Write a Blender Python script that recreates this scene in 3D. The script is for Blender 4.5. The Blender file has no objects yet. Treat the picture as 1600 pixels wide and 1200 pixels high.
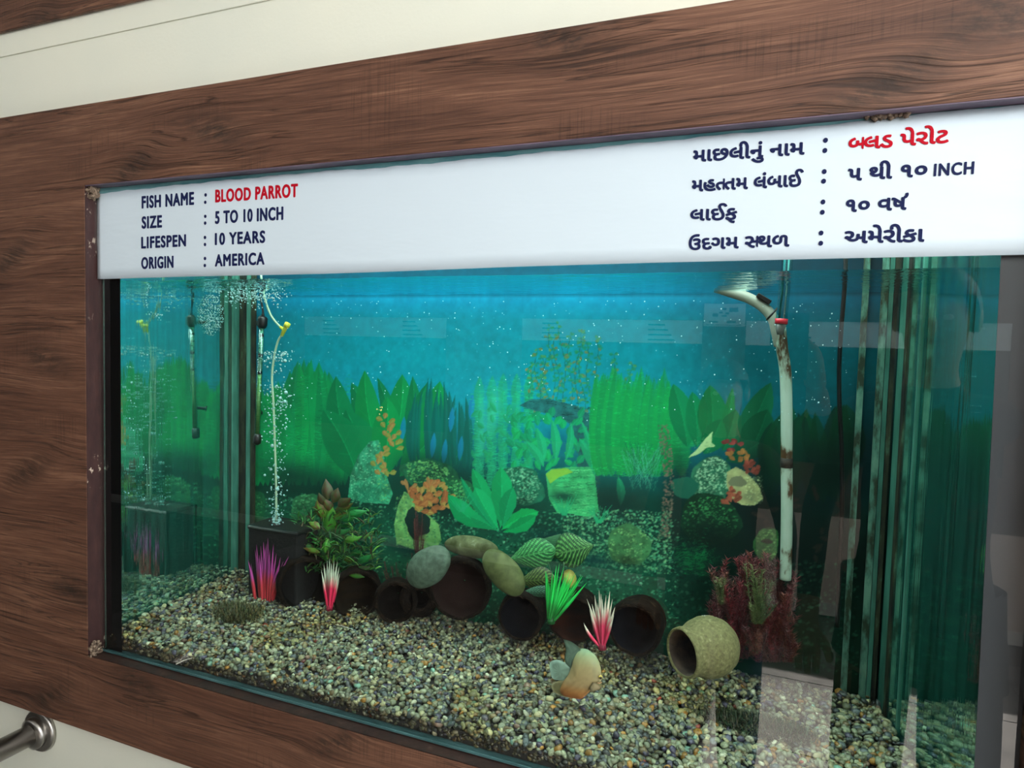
import bpy, bmesh, math, random
import numpy as np
from mathutils import Matrix, Vector, noise as mnoise

random.seed(7); rng = np.random.default_rng(7)
C = bpy.context.scene.collection
sc = bpy.context.scene

# ------------------------------------------------------------------ camera
F_PX = 1050.0
_dl = np.array([-2590., -128., F_PX]); _dl /= np.linalg.norm(_dl)
_dv = np.array([-525., (2590 * 525 + F_PX * F_PX) / 128, F_PX]); _dv /= np.linalg.norm(_dv)
_X = -_dl; _Z = -_dv; _Y = np.cross(_X, _Z)
if _Y[2] < 0: _Y = -_Y
R = np.stack([_X, _Y, _Z])
CP = np.array([0., -0.8, 1.45])
cam = bpy.data.cameras.new('camera'); co = bpy.data.objects.new('camera', cam); C.objects.link(co)
cam.sensor_width = 36; cam.lens = F_PX / 1600 * 36; cam.clip_start = 0.02
r_, u_, b_ = R @ [1, 0, 0], R @ [0, -1, 0], R @ [0, 0, -1]
co.matrix_world = Matrix(((r_[0], u_[0], b_[0], CP[0]), (r_[1], u_[1], b_[1], CP[1]), (r_[2], u_[2], b_[2], CP[2]), (0, 0, 0, 1)))
sc.camera = co

def W(px, py, y=0.0):
    """point of the plane Y=y seen at a photograph pixel (measuring helper)"""
    d = R @ np.array([px - 800., py - 600., F_PX]); t = (y - CP[1]) / d[1]
    p = CP + t * d
    return Vector((float(p[0]), float(y), float(p[2])))

# ------------------------------------------------------------------ world, lights, exposure
w = bpy.data.worlds.new('sky'); sc.world = w; w.use_nodes = True
w.node_tree.nodes['Background'].inputs[0].default_value = (0.93, 0.97, 1.0, 1)
w.node_tree.nodes['Background'].inputs[1].default_value = 3.1
sc.view_settings.view_transform = 'Standard'; sc.view_settings.look = 'None'
sc.view_settings.gamma = 1; sc.view_settings.exposure = 0.0
sc.view_settings.use_curve_mapping = False

def light(name, kind, loc, rot, energy, color=(1, 1, 1), size=(1, 1)):
    l = bpy.data.lights.new(name, kind); l.energy = energy; l.color = color
    if kind == 'AREA':
        l.shape = 'RECTANGLE'; l.size, l.size_y = size
    o = bpy.data.objects.new(name, l); o.location = loc; o.rotation_euler = rot; C.objects.link(o)
    return o
light('tank_lamp', 'AREA', (-0.46, 0.15, 1.86), (math.radians(0), 0, 0), 11, (0.80, 1.0, 0.96), (1.1, 0.2))
sun = light('sun', 'SUN', (0, -3, 6), (math.radians(17), math.radians(6), 0), 62, (1, 0.96, 0.9)); sun.data.angle = 0.01
light('window_light', 'AREA', (1.7, -1.9, 2.3), (math.radians(58), 0, math.radians(42)), 54, (1, 0.98, 0.95), (1.2, 1.0))

PRINT_GAIN = 1.0
# ------------------------------------------------------------------ helpers
def lin(c):
    c = np.asarray(c, float) / 255.0
    return np.where(c <= 0.04045, c / 12.92, ((c + 0.055) / 1.055) ** 2.4)

def link(o, parent=None):
    C.objects.link(o)
    if parent is not None: o.parent = parent
    return o
def tag(o, label=None, cat=None, group=None, kind=None):
    if label: o['label'] = label
    if cat: o['category'] = cat
    if group: o['group'] = group
    if kind: o['kind'] = kind
    return o
def empty(name, loc=(0, 0, 0)):
    o = bpy.data.objects.new(name, None); o.empty_display_size = 0.02; o.location = loc; link(o); return o

def mesh(name, verts, faces, m=None, parent=None, smooth=False, cols=None):
    me = bpy.data.meshes.new(name)
    me.from_pydata([tuple(v) for v in verts], [], [tuple(f) for f in faces])
    if cols is not None:
        a = me.color_attributes.new('Col', 'FLOAT_COLOR', 'POINT')
        cc = np.ones((len(verts), 4), np.float32); cc[:, :3] = np.asarray(cols)[:, :3]
        a.data.foreach_set('color', cc.ravel())
    if smooth: me.polygons.foreach_set('use_smooth', [True] * len(me.polygons))
    if m is not None:
        for mm in (m if isinstance(m, (list, tuple)) else [m]): me.materials.append(mm)
    me.update()
    o = bpy.data.objects.new(name, me); link(o)
    if parent is not None:
        o.parent = parent; o.matrix_parent_inverse = Matrix.Translation(-parent.location)
    return o

class MB:
    def __init__(s): s.v = []; s.f = []; s.c = []
    def add(s, vs, fs, col=None):
        n = len(s.v); s.v += [tuple(v) for v in vs]; s.f += [tuple(i + n for i in f) for f in fs]
        if col is not None:
            col = np.asarray(col, float)
            if col.ndim == 1: s.c += [tuple(col)] * len(vs)
            else: s.c += [tuple(x) for x in col]
        return s
    def box(s, a, b, col=None):
        x0, y0, z0 = a; x1, y1, z1 = b
        return s.add([(x0,y0,z0),(x1,y0,z0),(x1,y1,z0),(x0,y1,z0),(x0,y0,z1),(x1,y0,z1),(x1,y1,z1),(x0,y1,z1)],
                     [(0,3,2,1),(4,5,6,7),(0,1,5,4),(1,2,6,5),(2,3,7,6),(3,0,4,7)], col)
    def tube(s, pts, rad, n=10, cap=True, col=None):
        pts = [Vector(p) for p in pts]; k = len(pts)
        rad = rad if isinstance(rad, (list, tuple)) else [rad] * k
        vs = []; up = Vector((0.13, 0.2, 0.97))
        t0 = (pts[1] - pts[0]).normalized(); a = t0.cross(up)
        if a.length < .1: a = t0.cross(Vector((1, 0, 0)))
        a.normalize()
        for i, p in enumerate(pts):
            t = (pts[min(i + 1, k - 1)] - pts[max(i - 1, 0)]).normalized()
            a = (a - t * a.dot(t)).normalized(); b = t.cross(a)
            for j in range(n):
                th = 2 * math.pi * j / n
                vs.append(p + (a * math.cos(th) + b * math.sin(th)) * rad[i])
        fs = [(i * n + j, i * n + (j + 1) % n, (i + 1) * n + (j + 1) % n, (i + 1) * n + j) for i in range(k - 1) for j in range(n)]
        if cap: fs += [tuple(range(n - 1, -1, -1)), tuple((k - 1) * n + j for j in range(n))]
        return s.add(vs, fs, col)
    def build(s, name, m=None, parent=None, smooth=False):
        return mesh(name, s.v, s.f, m, parent, smooth, s.c if s.c else None)

def smoothpts(pts, n=8):
    """Catmull-Rom through pts"""
    P = [Vector(p) for p in pts]; P = [P[0] * 2 - P[1]] + P + [P[-1] * 2 - P[-2]]; out = []
    for i in range(1, len(P) - 2):
        for j in range(n):
            t = j / n; a, b, c, d = P[i - 1], P[i], P[i + 1], P[i + 2]
            out.append(0.5 * ((2 * b) + (c - a) * t + (2 * a - 5 * b + 4 * c - d) * t * t + (3 * b - a - 3 * c + d) * t ** 3))
    out.append(P[-2]); return out

def bevel(o, w=0.002, seg=2):
    m = o.modifiers.new('bevel', 'BEVEL'); m.width = w; m.segments = seg; m.limit_method = 'ANGLE'; return o

# ------------------------------------------------------------------ materials
def mat(name, col=(.5, .5, .5), rough=.6, metal=0., spec=.5, srgb=False):
    m = bpy.data.materials.new(name); m.use_nodes = True
    p = m.node_tree.nodes['Principled BSDF']
    c = lin(col) if srgb else col
    p.inputs['Base Color'].default_value = (*[float(x) for x in c], 1)
    p.inputs['Roughness'].default_value = rough; p.inputs['Metallic'].default_value = metal
    p.inputs['Specular IOR Level'].default_value = spec
    return m
class NT:
    """tiny node-tree writer"""
    def __init__(s, m): s.t = m.node_tree; s.p = s.t.nodes.get('Principled BSDF')
    def n(s, typ, **kw):
        nd = s.t.nodes.new(typ)
        for k, v in kw.items(): setattr(nd, k, v)
        return nd
    def l(s, a, b): s.t.links.new(a, b)
    def math(s, op, a, b=None, clamp=False):
        nd = s.n('ShaderNodeMath', operation=op, use_clamp=clamp)
        for i, v in enumerate((a, b)):
            if v is None: continue
            if isinstance(v, (int, float)): nd.inputs[i].default_value = v
            else: s.l(v, nd.inputs[i])
        return nd.outputs[0]
    def mix(s, fac, a, b, mode='MIX'):
        nd = s.n('ShaderNodeMix', data_type='RGBA', blend_type=mode)
        for sock, v in ((nd.inputs[0], fac), (nd.inputs[6], a), (nd.inputs[7], b)):
            if isinstance(v, (int, float)): sock.default_value = v
            elif isinstance(v, (tuple, list, np.ndarray)): sock.default_value = (*[float(q) for q in v[:3]], 1)
            else: s.l(v, sock)
        return nd.outputs[2]
    def coord(s, scale=(1, 1, 1), loc=(0, 0, 0)):
        g = s.n('ShaderNodeNewGeometry'); mp = s.n('ShaderNodeMapping')
        mp.inputs['Scale'].default_value = scale; mp.inputs['Location'].default_value = loc
        s.l(g.outputs['Position'], mp.inputs[0]); return mp.outputs[0]
    def noise(s, vec, scale=5, detail=4, rough=.5, dist=0):
        nd = s.n('ShaderNodeTexNoise'); s.l(vec, nd.inputs['Vector'])
        nd.inputs['Scale'].default_value = scale; nd.inputs['Detail'].default_value = detail
        nd.inputs['Roughness'].default_value = rough; nd.inputs['Distortion'].default_value = dist
        return nd.outputs['Fac']
    def ramp(s, fac, stops):
        nd = s.n('ShaderNodeValToRGB'); s.l(fac, nd.inputs[0]); e = nd.color_ramp.elements
        while len(e) < len(stops): e.new(.5)
        for el, (p, c) in zip(e, stops):
            el.position = p; c = c if isinstance(c, (tuple, list, np.ndarray)) else (c, c, c); el.color = (*[float(q) for q in c[:3]], 1)
        return nd.outputs[0]
    def bump(s, h, strength=.3, dist=.01):
        nd = s.n('ShaderNodeBump'); nd.inputs['Strength'].default_value = strength; nd.inputs['Distance'].default_value = dist
        s.l(h, nd.inputs['Height']); s.l(nd.outputs[0], s.p.inputs['Normal'])

def noisy(name, c1, c2, scale=40, rough=.7, bumpd=.002, bs=.4, stretch=(1, 1, 1), c3=None, spec=.4, lo=.35, hi=.65, detail=5):
    m = mat(name, (.5, .5, .5), rough, spec=spec); t = NT(m)
    f = t.noise(t.coord(stretch), scale, detail, .6)
    st = [(lo, lin(c1)), (hi, lin(c2))]
    if c3 is not None: st.append((min(hi + .12, 1), lin(c3)))
    t.l(t.ramp(f, st), t.p.inputs['Base Color']); t.bump(f, bs, bumpd)
    return m

# dark walnut laminate: horizontal grain bent around knots
KNOTS = [W(205,265,-.02), W(335,205,-.02), W(1385,130,-.02), W(1590,20,-.02), W(15,405,-.02), W(70,560,-.02), W(45,735,-.02),
         W(110,920,-.02), W(75,1090,-.02), W(215,1068,-.02), W(520,1160,-.02), W(880,60,-.02), Vector((-1.25,-.02,1.99))]
def wood_mat(name, tone=1.0, gy=1.0):
    m = mat(name, rough=.5, spec=.4); t = NT(m)
    g = t.n('ShaderNodeNewGeometry'); sp = t.n('ShaderNodeSeparateXYZ'); t.l(g.outputs['Position'], sp.inputs[0])
    X, Z = sp.outputs[0], sp.outputs[2]
    warp = None; dark = None
    for i, k in enumerate(KNOTS):
        dx = t.math('MULTIPLY', t.math('SUBTRACT', X, k.x), 9.0); dz = t.math('MULTIPLY', t.math('SUBTRACT', Z, k.z), 22.0)
        sh = t.math('ADD', dz, t.math('MULTIPLY', dx, (-1.1, .5, -1.0, .3)[i % 4]))
        r2 = t.math('ADD', t.math('MULTIPLY', dx, dx), t.math('MULTIPLY', sh, sh))
        e = t.math('POWER', 2.718, t.math('MULTIPLY', r2, -1.0))
        e2 = t.math('POWER', 2.718, t.math('MULTIPLY', r2, -3.2))
        wv = t.math('MULTIPLY', t.math('MULTIPLY', e, sh), 0.018)
        warp = wv if warp is None else t.math('ADD', warp, wv)
        dark = e2 if dark is None else t.math('ADD', dark, e2)
    Zw = t.math('SUBTRACT', Z, warp)
    cb = t.n('ShaderNodeCombineXYZ'); t.l(X, cb.inputs[0]); t.l(sp.outputs[1], cb.inputs[1]); t.l(Zw, cb.inputs[2])
    def mp(s):
        q = t.n('ShaderNodeMapping'); q.inputs['Scale'].default_value = s; t.l(cb.outputs[0], q.inputs[0]); return q.outputs[0]
    broad = t.noise(mp((1.6, 1.6, 9)), 1.6, 5, .6, .6)
    grain = t.noise(mp((1.3, 1.3, 60)), 4.5, 8, .68, .5)
    fine = t.noise(mp((6, 6, 300)), 3.5, 4, .7)
    cross = t.noise(mp((160, 60, 5)), 2.0, 3, .6)
    crk = t.noise(mp((1.1, 1.1, 30)), 1.9, 4, .5, 1.2)
    crack = t.ramp(t.math('ABSOLUTE', t.math('SUBTRACT', crk, .5)), [(0.0, 1.0), (.026, 0.0)])
    crackm = t.math('MULTIPLY', crack, t.ramp(t.noise(mp((2.2, 2.2, 12)), 1.3, 2), [(.44, 0.), (.54, 1.)]))
    f = t.math('ADD', t.math('MULTIPLY', broad, .34), t.math('ADD', t.math('MULTIPLY', grain, .42), t.math('MULTIPLY', fine, .24)))
    c = t.ramp(f, [(.34, lin((60, 38, 29))), (.44, lin((88, 58, 44))), (.53, lin((112, 77, 59))), (.64, lin((150, 110, 86)))])
    cm = t.ramp(t.math('MULTIPLY', t.ramp(cross, [(.5, 0.), (.66, 1.)]), t.ramp(t.noise(mp((1, 1, 3)), 5, 2), [(.52, 0.), (.64, 1.)])), [(0, 1.0), (1, .72)])
    c = t.mix(1.0, c, cm, 'MULTIPLY')
    kn = t.math('MULTIPLY', dark, t.ramp(t.noise(mp((20, 20, 90)), 2.0, 4, .7), [(.38, .25), (.62, 1.)]), clamp=True)
    c = t.mix(t.math('MULTIPLY', kn, .85), c, lin((40, 33, 27)))
    c = t.mix(t.math('MULTIPLY', crackm, .75), c, lin((36, 22, 16)))
    c = t.mix(1.0, c, (tone, tone, tone), 'MULTIPLY')
    t.l(c, t.p.inputs['Base Color'])
    h = t.math('SUBTRACT', f, t.math('MULTIPLY', crackm, .3)); t.bump(h, .5, .004)
    return m
M_WOOD = wood_mat('walnut_laminate', 1.0)
M_CREAM = mat('cream_paint', (229, 231, 212), .45, srgb=True, spec=.4); _t = NT(M_CREAM)
_t.l(_t.ramp(_t.noise(_t.coord(), 3, 4), [(.3, lin((232, 235, 220))), (.7, lin((241, 241, 223)))]), _t.p.inputs['Base Color'])
_t.bump(_t.noise(_t.coord(), 160, 4, .6), .12, .002)
M_MAROON = noisy('maroon_edge_paint', (52, 32, 32), (66, 42, 40), 30, .5, c3=(70, 46, 42), stretch=(3, 3, 1))
_t = NT(M_MAROON); _t.p = M_MAROON.node_tree.nodes['Principled BSDF']
_chip = _t.math('MULTIPLY', _t.ramp(_t.noise(_t.coord((1, 1, .6)), 95, 5, .7), [(.60, 0.), (.63, 1.)]), _t.ramp(_t.noise(_t.coord(), 7, 2), [(.50, 0.), (.58, 1.)]))
_prev = _t.p.inputs['Base Color'].links[0].from_socket
_t.l(_t.mix(_chip, _prev, lin((190, 172, 155))), _t.p.inputs['Base Color'])
M_PURPLE = noisy('dark_plum_edge', (84, 72, 88), (122, 102, 118), 40, .4, stretch=(.3, 1, 1))
M_SILL = noisy('dark_sill', (34, 22, 20), (58, 38, 32), 60, .45, c3=(80, 62, 52))
M_CAULK = noisy('crumbling_filler', (92, 74, 62), (150, 132, 112), 120, .9, .003, .8, c3=(190, 176, 158))
M_TEAL = noisy('teal_glass_edge', (44, 76, 78), (84, 122, 124), 30, .3, stretch=(.5, 1, 3), c3=(112, 146, 146))
M_BLACK = mat('black_tape', (6, 7, 9), .8, srgb=True, spec=.1); M_TAPE_REFL = mat('tape_painted_reflection', (52, 52, 58), .5, srgb=True)  # right strip is black tape too, room reflection painted in as grey
M_INK = mat('navy_ink', (26, 34, 76), .7, srgb=True, spec=.15); M_RED = mat('red_ink', (186, 8, 34), .7, srgb=True, spec=.15)
M_PAPER = mat('white_vinyl', (216, 231, 240), .38, srgb=True, spec=.5); _t = NT(M_PAPER)
_t.bump(_t.noise(_t.coord((1, 1, 3.2)), 9, 3, .5), .25, .006)
M_STEEL = mat('brushed_steel', (.42, .40, .37), .28, 1.0); _t = NT(M_STEEL)
_t.bump(_t.noise(_t.coord((1, 40, 40)), 30, 3), .12, .001)
M_BLACKPL = mat('black_plastic', (11, 13, 14), .4, srgb=True)
M_VC = mat('painted_plastic', rough=.55); _t = NT(M_VC); _a = _t.n('ShaderNodeAttribute', attribute_name='Col'); _t.l(_a.outputs['Color'], _t.p.inputs['Base Color'])
M_PRINT = mat('printed_backdrop', rough=.75, spec=.15); _t = NT(M_PRINT); _a = _t.n('ShaderNodeAttribute', attribute_name='Col'); _t.l(_a.outputs['Color'], _t.p.inputs['Base Color'])
M_STONE = mat('gravel', rough=.42, spec=.5); _t = NT(M_STONE); _a = _t.n('ShaderNodeAttribute', attribute_name='Col')
_t.l(_t.mix(1.0, _a.outputs['Color'], _t.ramp(_t.noise(_t.coord(), 420, 3, .6), [(.3, .72), (.7, 1.15)]), 'MULTIPLY'), _t.p.inputs['Base Color'])

def glass_mat(name, ior=1.62, tint=(1, 1, 1), boost=1.25, haze=0.0):
    m = bpy.data.materials.new(name); m.use_nodes = True; t = NT(m); t.t.nodes.clear()
    out = t.n('ShaderNodeOutputMaterial'); tr = t.n('ShaderNodeBsdfTransparent'); gl = t.n('ShaderNodeBsdfGlossy')
    tr.inputs[0].default_value = (*tint, 1); gl.inputs['Roughness'].default_value = 0.0
    fr = t.n('ShaderNodeFresnel'); fr.inputs[0].default_value = ior
    mx = t.n('ShaderNodeMixShader'); gg = t.n('ShaderNodeNewGeometry'); t.l(t.math('MULTIPLY', t.math('MULTIPLY', fr.outputs[0], boost, clamp=True), t.math('SUBTRACT', 1.0, gg.outputs['Backfacing'])), mx.inputs[0])
    t.l(tr.outputs[0], mx.inputs[1]); t.l(gl.outputs[0], mx.inputs[2])
    last = mx.outputs[0]
    if haze:
        df = t.n('ShaderNodeBsdfDiffuse'); df.inputs[0].default_value = (.6, .75, .72, 1); m2 = t.n('ShaderNodeMixShader')
        st = t.ramp(t.noise(t.coord((14, 14, .8)), 6, 4, .6), [(.42, 0.), (.75, haze)])
        t.l(st, m2.inputs[0]); t.l(last, m2.inputs[1]); t.l(df.outputs[0], m2.inputs[2]); last = m2.outputs[0]
    t.l(last, out.inputs[0]); return m
M_GLASS = glass_mat('clear_glass', 1.6, (.97, 1, .99), 1.12)
M_BUBBLE = mat('air_bubble', (.22, .42, .40), .1, spec=1.0)
M_CLEAR = glass_mat('clear_tube_plastic', 1.5, (.45, .85, .85), 1.8)
# wet side pane: at this slant the water side of the glass reflects the tank like a mirror
M_SIDE = bpy.data.materials.new('side_pane_glass'); M_SIDE.use_nodes = True; _t = NT(M_SIDE); _t.t.nodes.clear()
_o = _t.n('ShaderNodeOutputMaterial'); _g = _t.n('ShaderNodeBsdfGlossy'); _d = _t.n('ShaderNodeBsdfDiffuse'); _m = _t.n('ShaderNodeMixShader')
_g.inputs[0].default_value = (.66, .90, .84, 1); _g.inputs['Roughness'].default_value = .035; _d.inputs[0].default_value = (.02, .16, .12, 1)
_b = _t.n('ShaderNodeBump'); _b.inputs['Strength'].default_value = .10; _b.inputs['Distance'].default_value = .002
_t.l(_t.noise(_t.coord((30, 30, 1.2)), 3, 3), _b.inputs['Height']); _t.l(_b.outputs[0], _g.inputs['Normal'])
_t.l(_t.ramp(_t.noise(_t.coord((40, 40, 1)), 3, 4, .6), [(.35, .06), (.72, .42)]), _m.inputs[0])
_t.l(_g.outputs[0], _m.inputs[1]); _t.l(_d.outputs[0], _m.inputs[2]); _t.l(_m.outputs[0], _o.inputs[0])
# water surface: mirror towards grazing looks from below, clear when looked through steeply
M_WATER = bpy.data.materials.new('rippled_water'); M_WATER.use_nodes = True; _t = NT(M_WATER); _t.t.nodes.clear()
_o = _t.n('ShaderNodeOutputMaterial'); _g = _t.n('ShaderNodeBsdfGlossy'); _tr = _t.n('ShaderNodeBsdfTransparent'); _m = _t.n('ShaderNodeMixShader')
_g.inputs[0].default_value = (.75, .95, .97, 1); _g.inputs['Roughness'].default_value = .03
_b = _t.n('ShaderNodeBump'); _b.inputs['Strength'].default_value = .55; _b.inputs['Distance'].default_value = .006
_t.l(_t.noise(_t.coord((1, 2.2, 1)), 26, 3, .55), _b.inputs['Height']); _t.l(_b.outputs[0], _g.inputs['Normal'])
_lw = _t.n('ShaderNodeLayerWeight'); _lw.inputs[0].default_value = .5
_t.l(_t.ramp(_lw.outputs['Facing'], [(.35, .03), (.62, 1.)]), _m.inputs[0])
_t.l(_tr.outputs[0], _m.inputs[1]); _t.l(_g.outputs[0], _m.inputs[2]); _t.l(_m.outputs[0], _o.inputs[0])

# ------------------------------------------------------------------ setting
XL = -1.083; YB = 0.315                          # left pane, back pane
XRB = W(1388, 750, YB).x; XRF = 0.205            # right pane: back and front end
ZW = 1.543                                       # water level
PX0, PX1, PZ0, PZ1 = -1.094, 0.60, 0.897, 1.700   # opening in the cladding (its right end lies outside the frame)
PX1 = 0.238
def structure(o): o['kind'] = 'structure'; return o

wb = MB()   # wall slab with the opening
def slab_with_hole(b, x0, x1, z0, z1, hx0, hx1, hz0, hz1, y0, y1):
    b.box((x0, y0, z0), (hx0, y1, z1)); b.box((hx1, y0, z0), (x1, y1, z1)); b.box((hx0, y0, z0), (hx1, y1, hz0)); b.box((hx0, y0, hz1), (hx1, y1, z1))
slab_with_hole(wb, -8, 2.6, 0, 3.0, PX0 - .03, PX1 + .03, PZ0 - .03, PZ1 + .03, .012, .06)
structure(wb.build('wall_front', M_CREAM))
M_LIGHT_BLOCK = mat('light_block_dark', (.03, .035, .035), .9)
nb = MB()  # unseen box added behind the tank to block sky light
nb.box((-1.3, .06, .80), (.45, .5, .82)); nb.box((-1.3, .06, 1.9), (.45, .5, 1.92)); nb.box((-1.32, .06, .80), (-1.3, .5, 1.92)); nb.box((.45, .06, .80), (.47, .5, 1.92)); nb.box((-1.32, .5, .80), (.47, .52, 1.92))
structure(nb.build('wall_light_block', M_LIGHT_BLOCK))
# slight ledge line high on the wall
structure(bevel(MB().box((-8, .0095, 1.955), (-.55, .0119, 2.6)).build('trim_1', M_CREAM), .001))

# cladding around the tank
cl = tag(empty('wood_cladding', (-.43, -.02, .76)), 'dark walnut wood-grain boards framing the lit aquarium on all sides', 'wall cladding')
def board(a, b, parent, name='board'):
    o = MB().box(a, b).build(name, M_WOOD, parent); return bevel(o, .0012, 2)
ZT, ZB = 1.832, .7615
_L = [(-1.9, PZ0 + .001), (PX0, PZ0 + .001), (PX0, PZ1), (1.3, PZ1), (1.3, ZT), (-1.9, ZT)]
bevel(MB().add([(x, y, z) for y in (-.02, .011) for x, z in _L], [(0, 1, 2, 3, 4, 5), (11, 10, 9, 8, 7, 6)] + [(i, i + 6, (i + 1) % 6 + 6, (i + 1) % 6) for i in range(6)]).build('board', M_WOOD, cl), .0012, 2)
board((-1.9, -.02, ZB), (1.3, .011, PZ0), cl)
board((PX1, -.02, PZ0 + .001), (1.3, .011, PZ1 - .001), cl)
# thin linings of the opening
e = .0012
MB().box((PX0, -.0195, PZ0 + .002), (PX0 + e, .011, PZ1)).build('edge_lining', M_MAROON, cl)['label'] = 'maroon side edge with chipped paint'
MB().box((PX0 + e, -.0195, PZ1 - e), (PX1, .011, PZ1)).build('edge_lining', M_PURPLE, cl)['label'] = 'dark plum top edge strip'
MB().box((PX0 + e, -.0195, PZ0), (PX1, .011, PZ0 + e)).build('edge_lining', M_SILL, cl)['label'] = 'dark brown bottom edge strip'
def crumble(loc, s, n, seed, name='filler_patch'):
    r = random.Random(seed); b = MB()
    for _ in range(n):
        c = Vector(loc) + Vector((r.uniform(-1, 1) * s[0], r.uniform(-1, 1) * s[1], r.uniform(-1, 1) * s[2])); q = r.uniform(.0015, .004)
        bm = bmesh.new(); bmesh.ops.create_icosphere(bm, subdivisions=1, radius=q)
        b.add([c + v.co * (1 + r.uniform(-.3, .3)) for v in bm.verts], [[v.index for v in f.verts] for f in bm.faces]); bm.free()
    o = b.build(name, M_CAULK, cl, True); o['kind'] = 'stuff'
crumble((PX0 + .006, -.009, PZ1 - .010), (.005, .008, .010), 60, 1); crumble((PX0 + .006, -.010, PZ0 + .010), (.006, .008, .012), 70, 2)
crumble(W(1385, 180, -.004), (.022, .002, .002), 40, 3)

up = tag(empty('upper_wood_cladding', (-1.3, -.02, 1.98)), 'walnut board above the cream wall strip in the upper left corner', 'wall cladding')
board((-2.6, .002, W(0, 50, .002).z), (-.5, .0085, 2.5), up)

# ------------------------------------------------------------------ floor, opposite wall, roof (seen mirrored in the glass)
fl = structure(MB().box((-8, -3.4, -.06), (2.6, .06, -.012)).build('floor', mat('grout', (.12, .11, .1), .8)))
M_TILE = noisy('stone_floor_tile', (104, 102, 100), (124, 121, 118), 6, .35, .001, .1)
tm = MB().box((-.297, -.297, -.012), (.297, .297, 0)).build('tile', M_TILE, fl); tm.location = (-2.9, -.3, 0)
for i in range(9):
    for j in range(5):
        if i + j == 0: continue
        o = tm.copy(); C.objects.link(o); o.parent = fl; o.location = (-2.9 + .6 * i, -.3 - .6 * j, 0)
structure(MB().box((-8, -3.4, 0), (2.6, -3.3, 2.7)).build('wall_back', mat('rear_paint', (96, 78, 66), .8, srgb=True)))
structure(MB().box((-8, -2.15, 3.0), (2.6, .06, 3.1)).box((-8, -3.4, 3.0), (.10, -2.15, 3.1)).box((1.5, -3.4, 3.0), (2.6, -2.15, 3.1)).build('ceiling', mat('ceiling_paint', (.75, .74, .7), .8)))
structure(bevel(MB().box((-8, -3.3, 0), (2.6, -3.28, .07)).build('baseboard_back', mat('skirting', (.75, .73, .7), .5)), .003))
structure(MB().box((-8.1, -3.4, 0), (-8, .06, 3.0)).build('wall_left', mat('left_paint', (70, 66, 60), .8, srgb=True)))
structure(MB().box((-.45, -3.2998, .07), (1.9, -3.290, .56)).build('trim_2', mat('pale_dado', (214, 196, 186), .7, srgb=True)))
M_DARKT = mat('dark_tank_glass', (8, 40, 46), .1, srgb=True); M_RW = mat('rear_walnut', (84, 56, 42), .6, srgb=True)
LABS = ['middle', 'right-hand', 'left-hand']
for i, (cx, hw) in enumerate(((.415, .635), (-1.03, .57), (-2.75, .60))):
    t = tag(empty('facing_aquarium', (cx, -3.3, 1.0)), ('dark facing aquarium whose long banner is mirrored behind the white pipe and cable', 'dark facing aquarium whose banner is mirrored over the middle of the blue water', 'dark facing aquarium mirrored faintly furthest left in the glass')[i], 'aquarium', )
    fr = MB(); slab_with_hole(fr, cx - hw - .06, cx + hw + .06, .62, 1.9, cx - hw, cx + hw, .85, 1.64, -3.299, -3.28); fr.build('wood_surround', M_RW, t)
    MB().box((cx - hw + .001, -3.299, .851), (cx + hw - .001, -3.292, 1.50)).build('front_glass', M_DARKT, t)
    MB().box((cx - hw + .001, -3.291, 1.50), (cx + hw - .001, -3.288, 1.638)).build('banner', M_PAPER, t)
    tx = MB()
    for k in range(4):
        for s in (-1, 1): tx.box((cx + s * .34 - .09, -3.2878, 1.515 + .03 * k), (cx + s * .34 + .07 - .02 * k, -3.2870, 1.524 + .03 * k))
    o = tx.build('lettering', M_INK, t); o['kind'] = 'stuff'

pn = tag(empty('wall_notice', (-.34, -3.299, 1.66)), 'white picture notice mirrored left of the clear tube, above the mirrored banners', 'notice')
MB().box((-.455, -3.279, 1.605), (-.225, -3.276, 1.735)).build('sheet', M_PAPER, pn)
_n = MB()
for a, b, c_, d in ((-.29, 1.70, .05, .025), (-.34, 1.705, .02, .012), (-.36, 1.685, .02, .012), (-.325, 1.68, .02, .012), (-.39, 1.67, .03, .02), (-.34, 1.665, .03, .008), (-.40, 1.63, .05, .01), (-.30, 1.63, .05, .012), (-.34, 1.612, .20, .004)):
    _n.box((a - c_ / 2, -3.2759, b - d / 2), (a + c_ / 2, -3.2752, b + d / 2))
_n.build('print', mat('grey_print', (90, 96, 100), .6, srgb=True), pn)['kind'] = 'stuff'
# ------------------------------------------------------------------ aquarium shell
aq = tag(empty('aquarium', (-.43, .15, .897)), 'long glass aquarium with black side strips set into the wood cladding', 'aquarium')
G = .004
MB().box((PX0 + .004, .0022, PZ0 + .002), (PX1, .0022 + G, PZ1 - .004)).build('front_glass', M_GLASS, aq)
o = MB().box((XL - .006, .008, .9), (XL, YB, 1.69)).build('side_glass', M_SIDE, aq); o['label'] = 'left side pane mirroring the tank'
o = MB().add([(XRF, .008, .9), (XRF + .006, .008, .9), (XRB + .006, YB, .9), (XRB, YB, .9), (XRF, .008, 1.69), (XRF + .006, .008, 1.69), (XRB + .006, YB, 1.69), (XRB, YB, 1.69)],
         [(0, 3, 2, 1), (4, 5, 6, 7), (0, 1, 5, 4), (1, 2, 6, 5), (2, 3, 7, 6), (3, 0, 4, 7)]).build('side_glass', M_SIDE, aq); o['label'] = 'right side pane mirroring the tank'
MB().box((XL, .008, .894), (XRF, YB, .902)).build('bottom_glass', M_TEAL, aq)
o = MB().box((PX0 + .003, -.0002, PZ0 + .003), (PX1, .0020, .9028)).build('glass_edge', M_TEAL, aq); o['label'] = 'pale teal lower glass edge'
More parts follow.
